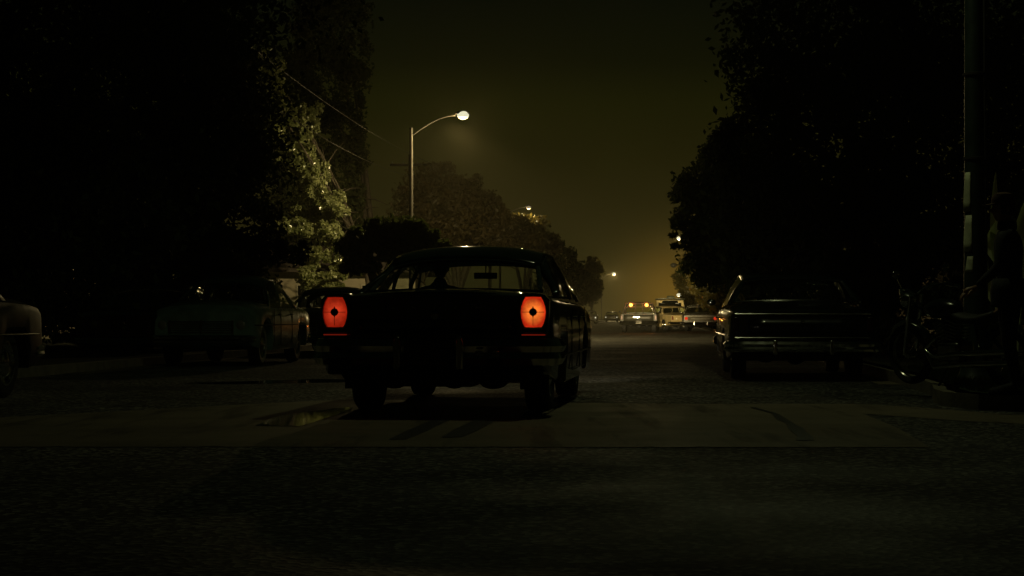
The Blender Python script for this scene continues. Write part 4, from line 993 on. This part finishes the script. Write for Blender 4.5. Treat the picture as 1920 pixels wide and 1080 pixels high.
# ------------------------------------------------------------------ houses
def house(label, pos, size, wallm, rz=-SA, h=2.7, lit=None, ridge=1.5, win=((-2,),), door=1.2, face=1, chim=True):
    w, l = size; root = empty('house', (*pos, .12), rz); tag(root, label, 'house', 'houses along the street')
    b = MB(); b.prism([(-w/2,0),(w/2,0),(w/2,h),(-w/2,h)], -l/2, l/2); b.build('wall', wallm, root)
    e = .5; b = MB(); b.prism([(-l/2-e,h-.05),(0,h+ridge),(l/2+e,h-.05),(l/2+e,h+.09),(0,h+ridge+.17),(-l/2-e,h+.09)], -w/2-e, w/2+e, plane='yz'); rf = b.build('roof', M['rooftile'], root)
    b = MB(); b.prism([(-l/2,h),(l/2,h),(0,h+ridge-.05)], -w/2+.003, w/2-.003, plane='yz'); b.build('gable', wallm, root)
    if chim: b = MB(); b.box((w*.2,l*.15,h+ridge+.2), (.6,.6,1.3)); b.build('chimney', M['stucco2'], rf)
    def window(x, y, z, nx):
        f = MB(); W_, H_ = 1.3, 1.15
        for dz in (-H_/2, 0, H_/2): f.box((x+nx*.02, y, z+dz), (.07, W_+.1, .07))
        for dy in (-W_/2, 0, W_/2): f.box((x+nx*.024, y+dy, z), (.065, .07, H_))
        o = f.build('window', M['trimwood'], root)
        p = MB(); p.box((x+nx*.006, y, z), (.012, W_, H_)); p.build('pane', M['darkglass'], o)
        s_ = MB(); s_.box((x+nx*.07, y, z-H_/2-.07), (.16, W_+.25, .06)); s_.build('sill', M['trimwood'], o)
    for y in (-l*.3, l*.28): window(face*w/2, y, 1.55, face)
    d = MB(); d.box((face*(w/2+.02), -l*.02, 1.02), (.05,.92,2.04)); dr = d.build('door', M['wood'], root)
    k = MB(); k.ell((face*(w/2+.08), .30-l*.02, 1.0), (.03,.03,.03), 8, 6); k.build('handle', M['chrome_dull'], dr)
    # front-facing gable wall window
    for x in (-w*.22, w*.22):
        f = MB()
        for dz in (-.5,0,.5): f.box((x,-l/2-.02,1.6+dz), (1.15,.07,.06))
        for dx in (-.55,0,.55): f.box((x+dx,-l/2-.024,1.6), (.06,.065,1.0))
        o = f.build('window', M['trimwood'], root); p = MB(); p.box((x,-l/2-.006,1.6), (1.1,.012,1.0)); p.build('pane', M['darkglass'], o)
house('reddish stucco house at the far left behind the black tree', st(-21, 34), (9, 10), M['stucco2'])
house('beige stucco house glimpsed beyond the roof of the grey-green saloon', (at(497,500,76)[0]+3.3, 81), (6.4, 9), M['stucco'], rz=0, chim=False)
house('dark house between the reddish and the beige one', st(-24, 58), (9, 10), M['stucco'])
house('house hidden behind the trees on the mid left', st(-21, 108), (9, 11), M['stucco'], chim=False)
house('dark house behind the huge tree on the right', st(15, 46), (9, 11), M['stucco2'], face=-1)
house('second house on the right beyond the overhanging tree', st(15.5, 76), (9, 11), M['stucco'], face=-1)
house('third house on the right behind the far cars', st(16, 112), (9, 11), M['stucco'], face=-1)

# ------------------------------------------------------------------ people
def skin_body(name, joints, bones, mat_, parent, root_key, sub=2, extra=None):
    me = bpy.data.meshes.new(name); keys = list(joints); idx = {k: i for i, k in enumerate(keys)}
    me.from_pydata([joints[k][0] for k in keys], [(idx[a], idx[b]) for a, b in bones], [])
    o = bpy.data.objects.new(name, me); COL.objects.link(o); o.parent = parent
    q = o.modifiers.new('skin', 'SKIN'); q.use_smooth_shade = True; q.branch_smoothing = .4
    sd = me.skin_vertices[0].data
    for k in keys:
        r = joints[k][1]; sd[idx[k]].radius = r if hasattr(r, '__len__') else (r, r); sd[idx[k]].use_root = (k == root_key)
    sb = o.modifiers.new('sub', 'SUBSURF'); sb.levels = sub; sb.render_levels = sub
    dg = bpy.context.evaluated_depsgraph_get(); ev = o.evaluated_get(dg); me2 = bpy.data.meshes.new_from_object(ev)
    o.modifiers.clear(); o.data = me2; me2.name = name; me2.materials.clear()
    for m in (mat_ if isinstance(mat_, list) else [mat_]): me2.materials.append(m)
    return o
def join_mb(o, mb, mi=0):
    bm = bmesh.new(); bm.from_mesh(o.data)
    vs = [bm.verts.new(v) for v in mb.v]
    for f in mb.f:
        try:
            fc = bm.faces.new([vs[i] for i in f]); fc.smooth = True; fc.material_index = mi
        except ValueError: pass
    bm.normal_update(); bm.to_mesh(o.data); bm.free()
def head_mesh(c, s=1.0, face=(-1,0)):
    """head with brow, eye sockets, nose, lips, chin and ears; face = facing direction in plan"""
    fx = Vector((face[0], face[1], 0)).normalized(); rt = Vector((-fx.y, fx.x, 0)); up = Vector((0,0,1)); c = Vector(c); b = MB()
    def surf(u, v):
        th = math.pi*v; ph = 2*math.pi*u
        z = math.cos(th); r = math.sin(th)
        f_, sd = r*math.cos(ph), r*math.sin(ph)
        x = f_*.098; y = sd*.076; zz = z*.122
        if z < -.2: k = (-z-.2)/.8; y *= 1-.30*k; x = x*(1-.15*k)+.012*k
        fr = max(0, math.cos(ph))**6*r
        g = lambda z0, w: math.exp(-((zz-z0)/w)**2)
        side = abs(sd)
        x += fr*(.006*g(.035,.012) - .010*g(.012,.013)*(1 if side > .06 else .3) + .030*g(-.022,.014)*math.exp(-(sd/.14)**2)+.016*g(0,.018)*math.exp(-(sd/.10)**2) + .007*g(-.056,.008) + .006*g(-.068,.007) - .004*g(-.061,.004) + .012*g(-.098,.018))
        return tuple(c+fx*x*s+rt*y*s+up*zz*s)
    b.grid(surf, 40, 30)
    for sg in (-1, 1):
        b.ell(tuple(c+rt*sg*.079*s+fx*(-.008)*s), (.020*s,.014*s,.032*s), 10, 8)
        b.ell(tuple(c+rt*sg*.032*s+fx*.078*s+up*.012*s), (.013*s,.013*s,.012*s), 8, 6)
    return b
def hand(b, wrist, dirv, palm_n, curl, s=1, side=1):
    """palm, four unequal bent fingers and a thumb leaving the side of the palm"""
    w = Vector(wrist); d = Vector(dirv).normalized(); n = Vector(palm_n).normalized(); a = d.cross(n).normalized()*side
    b.tube([w-d*.03, w+d*.02, w+d*.055, w+d*.092], [.026*s,.033*s,.040*s,.030*s], 10)
    for i, (off, L) in enumerate(((.027,.072),(.009,.082),(-.009,.076),(-.026,.060))):
        p = w+d*.088+a*off*s; q = [p]; dd = d.copy()
        for k in range(3):
            dd = (dd+n*curl*(.7+.2*k)).normalized(); p = p+dd*L*(.45,.32,.25)[k]*s; q.append(p)
        b.tube(q, [.0098*s,.0092*s,.0082*s,.0062*s], 8)
        b.ell(tuple(q[-1]), (.0062*s,)*3, 8, 6)
    p = w+d*.03+a*.030*s; q = [p, p+(a*.9+d*.8).normalized()*.034*s, p+(a*.8+d*1.1).normalized()*.030*s+(a*.9+d*.8).normalized()*.030*s+n*.012, p+(a*.6+d*1.3).normalized()*.05*s+(a*.9+d*.8).normalized()*.030*s+n*.026]
    b.tube(q, [.013*s,.012*s,.010*s,.007*s], 8)
def man_standing():
    d = 15.75; x, y, _ = at(1893, 700, d); root = empty('person', (x, y, .13)); g = .0
    tag(root, 'man in a dark jacket and cap standing in shadow by the green pole, facing left', 'person')
    J = {'pel': ((0,0,.93), (.15,.12)), 'wst': ((.0,0,1.10), (.145,.11)), 'chs': ((-.01,0,1.33), (.17,.125)), 'sho': ((-.01,0,1.45), (.13,.10)), 'nek': ((-.02,0,1.52), (.062,.062)), 'nk2': ((-.035,0,1.60), (.058,.058)),
         'shl': ((-.10,-.17,1.43), .075), 'ell': ((-.16,-.26,1.16), .056), 'wrl': ((-.36,-.24,.98), .036),
         'shr': ((.06,.17,1.43), .075), 'elr': ((.12,.24,1.15), .056), 'wrr': ((.02,.27,.93), .036),
         'hpl': ((.0,-.09,.88), .105), 'knl': ((-.05,-.12,.50), .068), 'anl': ((.03,-.12,.10), .046), 'tol': ((-.13,-.13,.045), (.045,.035)),
         'hpr': ((.0,.09,.88), .105), 'knr': ((.02,.11,.49), .068), 'anr': ((.10,.12,.10), .046), 'tor': ((-.05,.13,.045), (.045,.035))}
    Bn = [('pel','wst'),('wst','chs'),('chs','sho'),('sho','nek'),('nek','nk2'),('sho','shl'),('shl','ell'),('ell','wrl'),('sho','shr'),('shr','elr'),('elr','wrr'),('pel','hpl'),('hpl','knl'),('knl','anl'),('anl','tol'),('pel','hpr'),('hpr','knr'),('knr','anr'),('anr','tor')]
    o = skin_body('person_body', J, Bn, [M['cloth'], M['skin'], M['jeans']], root, 'pel')
    for p in o.data.polygons:
        if p.center.z < .92: p.material_index = 2
        if p.center.z > 1.545 and abs(p.center.y) < .1: p.material_index = 1
    hb = head_mesh((-.055,0,1.685), 1.0, (-1,-.12)); join_mb(o, hb, 1)
    h = MB(); hand(h, (-.385,-.24,.962), (-.85,.02,-.40), (.3,.1,-.95), .55, 1, 1); hand(h, (.0,.275,.90), (-.15,.05,-1), (-1,0,.1), .45, 1, -1); join_mb(o, h, 1)
    # jacket hem and collar, hair, cap
    b = MB(); b.lathe([(.150,.80),(.165,.82),(.168,.95),(.155,1.06)], n=24); b.v = [(v[0]*1.0, v[1]*1.12, v[2]) for v in b.v]; b.build('jacket_hem', M['cloth'], root, solid=.012)
    b = MB(); b.lathe([(.085,1.50),(.088,1.53),(.082,1.575)], (-.02,0,0), n=20); b.build('collar', M['cloth'], root, solid=.010)
    b = MB(); b.grid(lambda u, v: (-.050+.105*math.sin(math.pi*.5*(.05+v*1.25))*math.cos(math.pi*(u*1.3-.65)), .084*math.sin(math.pi*.5*(.05+v*1.25))*math.sin(math.pi*(u*1.3-.65))*1.05, 1.69+.125*math.cos(math.pi*.5*(.05+v*1.25))), 18, 12); b.build('hair', M['hair'], root, solid=.012)
    b = MB(); b.lathe([(.104,1.725),(.108,1.745),(.106,1.785),(.085,1.822),(.04,1.838),(0,1.84)], (-.052,0,0), n=24); b.v = [(v[0], v[1]*.84, v[2]) for v in b.v]
    b.grid(lambda u, v: (-.12-.10*v*math.sin(math.pi*(.1+.8*u))-.02, (2*u-1)*.078, 1.742-.018*v), 10, 5)
    b.build('cap', M['cap'], root, solid=.006)
    for s, xx, yy in ((-1,-.05,-.125), (1,.02,.125)):
        b = MB(); b.grid(lambda u, v: (xx+.13-.30*u, yy+(2*v-1)*.048*math.sin(math.pi*(.12+.76*u))**.5, .02+.085*math.sin(math.pi*v)*(.35+.65*u if u < .5 else 1-.9*(u-.5))), 12, 8); b.build('shoe', M['rubber'], root, solid=.008)
    return root
man_standing()

def driver():
    # sits in the left front seat of the black sedan
    a = math.atan(.345/3.02); root = empty('person', (-.355, 17.4, 0), -a); tag(root, 'driver at the wheel, a dark shape behind the rear window of the black sedan', 'person')
    x, y = -.40, .22
    loc = lambda p: (x+p[0], y+p[1], p[2])
    J = {k: (loc(v[0]), v[1]) for k, v in {'pel': ((0,-.05,.66),(.15,.12)), 'wst': ((0,-.09,.82),(.14,.11)), 'chs': ((0,-.09,1.0),(.17,.12)), 'sho': ((0,-.06,1.12),(.13,.09)), 'nek': ((0,-.02,1.19),(.06,.06)), 'nk2': ((0,0,1.25),(.055,.055)),
         'shl': ((-.18,-.05,1.09),.07), 'ell': ((-.24,.18,.92),.052), 'wrl': ((-.16,.44,.99),.034), 'shr': ((.18,-.05,1.09),.07), 'elr': ((.26,.18,.90),.052), 'wrr': ((.14,.44,.99),.034),
         'hpl': ((-.10,.05,.64),.095), 'knl': ((-.13,.45,.70),.065), 'anl': ((-.12,.78,.42),.045), 'hpr': ((.10,.05,.64),.095), 'knr': ((.12,.45,.70),.065), 'anr': ((.12,.80,.42),.045)}.items()}
    Bn = [('pel','wst'),('wst','chs'),('chs','sho'),('sho','nek'),('nek','nk2'),('sho','shl'),('shl','ell'),('ell','wrl'),('sho','shr'),('shr','elr'),('elr','wrr'),('pel','hpl'),('hpl','knl'),('knl','anl'),('pel','hpr'),('hpr','knr'),('knr','anr')]
    o = skin_body('person_body', J, Bn, [M['cloth'], M['skin']], root, 'pel')
    join_mb(o, head_mesh(loc((0,.02,1.33)), .95, (0,1)), 1)
    h = MB(); hand(h, loc((-.155,.47,1.0)), (.2,.9,.2), (.9,0,-.3), .6, 1, 1); hand(h, loc((.135,.47,1.0)), (-.2,.9,.2), (-.9,0,-.3), .6, 1, -1); join_mb(o, h, 1)
    b = MB(); b.ell(loc((0,-.005,1.365)), (.088,.105,.105), 18, 12); b.build('hair', M['hair'], root)
driver()

# ------------------------------------------------------------------ motorcycle on the corner
def motorcycle():
    x, y, _ = at(1800, 700, 18.0); root = empty('motorcycle', (x, y, .13), R(28)); tag(root, 'dark motorcycle with chrome exhaust pipes parked on the corner left of the green pole', 'motorcycle')
    for yy, nm in ((-.72, 'wheel'), (.72, 'wheel')):
        b = MB(); b.lathe([(.25,-.03),(.29,-.05),(.315,-.035),(.32,0),(.315,.035),(.29,.05),(.25,.03)], axis='x', n=32, close=True); t = b.build(nm, M['rubber'], root); t.location = (0, yy, .32)
        s = MB(); s.lathe([(.25,-.025),(.235,0),(.25,.025)], axis='x', n=32); s.lathe([(0,-.05),(.04,-.05),(.04,.05),(0,.05)], axis='x', n=12)
        for k in range(14):
            q = k*math.pi/7; s.tube([(.03*(-1)**k,0,0), (0, .24*math.cos(q), .24*math.sin(q))], .003, 4)
        s.build('spokes', M['chrome_dull'], t)
        f = MB(); f.grid(lambda u, v: ((2*v-1)*.06, yy+.35*math.cos(R(20)+u*R(140)), .32+.35*math.sin(R(20)+u*R(140))+.02*math.sin(math.pi*v)), 12, 5); f.build('mudguard', M['chrome_dull'], root, solid=.004)
    b = MB(); b.ell((0,.14,.80), (.13,.27,.11), 18, 12); b.build('fuel_tank', M['black2'], root)
    b = MB(); b.grid(lambda u, v: ((2*v-1)*.13*math.sin(math.pi*(.15+.7*u))**.5, -.62+.58*u, .76+.035*math.sin(math.pi*v)-.05*math.sin(math.pi*u)), 12, 6); b.build('saddle', M['interior'], root, solid=.06)
    b = MB(); b.box((0,.02,.36), (.24,.34,.22)); b.build('crankcase', M['chrome_dull'], root, bevel=.04)
    b = MB()
    for s, t in ((-.10,-14),(.16,18)):
        for k in range(6): b.box((0,.03+s*.4+k*.0+math.sin(R(t))*k*.04,.50+.035*k), (.20,.17,.014), Matrix.Rotation(R(-t),3,'X'))
    b.build('cylinder_fins', M['chrome_dull'], root)
    b = MB()
    for p in ([(0,.56,.86),(0,.66,.60),(0,.40,.30),(0,-.1,.24),(0,-.35,.36),(0,-.30,.70),(0,.10,.74),(0,.54,.82)], [(0,-.30,.70),(0,-.72,.34)]): b.tube(p, .020, 8)
    b.build('frame', M['black2'], root)
    for s in (-1, 1):
        b = MB(); b.tube([(s*.08,.54,.95),(s*.08,.72,.32)], .022, 10); b.build('fork', M['chrome'], root)
        b = MB(); b.tube([(s*.02,.54,.96),(s*.12,.52,1.02),(s*.30,.42,1.04),(s*.38,.32,1.00)], .012, 8); b.tube([(s*.31,.41,1.038),(s*.40,.30,.99)], .020, 8); b.build('handlebar', M['chrome'], root)
        b = MB(); b.tube([(s*.28,.42,1.04),(s*.32,.44,1.16)], .006, 6); b.ell((s*.34,.43,1.20), (.05,.015,.04), 12, 8); b.build('mirror', M['chrome'], root)
    for s, z0_ in ((-1,.36),(-1,.25),(1,.30)):
        b = MB(); b.tube([(s*.10,.20,.50),(s*.15,.32,.40),(s*.15,.20,z0_-.04),(s*.15,-.20,z0_),(s*.16,-.45,z0_+.01),(s*.16,-.95,z0_+.03)], [.020,.020,.022,.026,.036,.038], 12); b.build('exhaust_pipe', M['chrome'], root)
    b = MB(); b.lathe([(0,.09),(.05,.085),(.075,.06),(.085,.04),(.08,0),(.05,-.06),(0,-.08)], (0,.66,.90), 'y', 20); b.build('headlight', M['chrome'], root)
    b = MB(); b.ell((0,-1.02,.60), (.05,.03,.035), 12, 8); b.build('tail_light', M['redlens'], root)
    b = MB(); b.tube([(-.10,.0,.28),(-.26,.06,.0)], .011, 6); b.build('kickstand', M['chrome_dull'], root)
    root.rotation_euler = (0, R(-7), R(28))
motorcycle()

# ------------------------------------------------------------------ haze
hb = MB(); hb.box((0, 242, 29), (1500, 580, 60))
hz = hb.build('haze', bpy.data.materials.new('haze'), None, clean=False); tag(hz, kind='stuff')
hm = hz.data.materials[0]; hm.use_nodes = True; t = hm.node_tree; t.nodes.clear()
o = t.nodes.new('ShaderNodeOutputMaterial'); v = t.nodes.new('ShaderNodeVolumePrincipled'); v.inputs['Density'].default_value = HAZE_DENSITY
v.inputs['Color'].default_value = (.92,.86,.58,1); v.inputs['Anisotropy'].default_value = .45; t.links.new(v.outputs[0], o.inputs['Volume'])
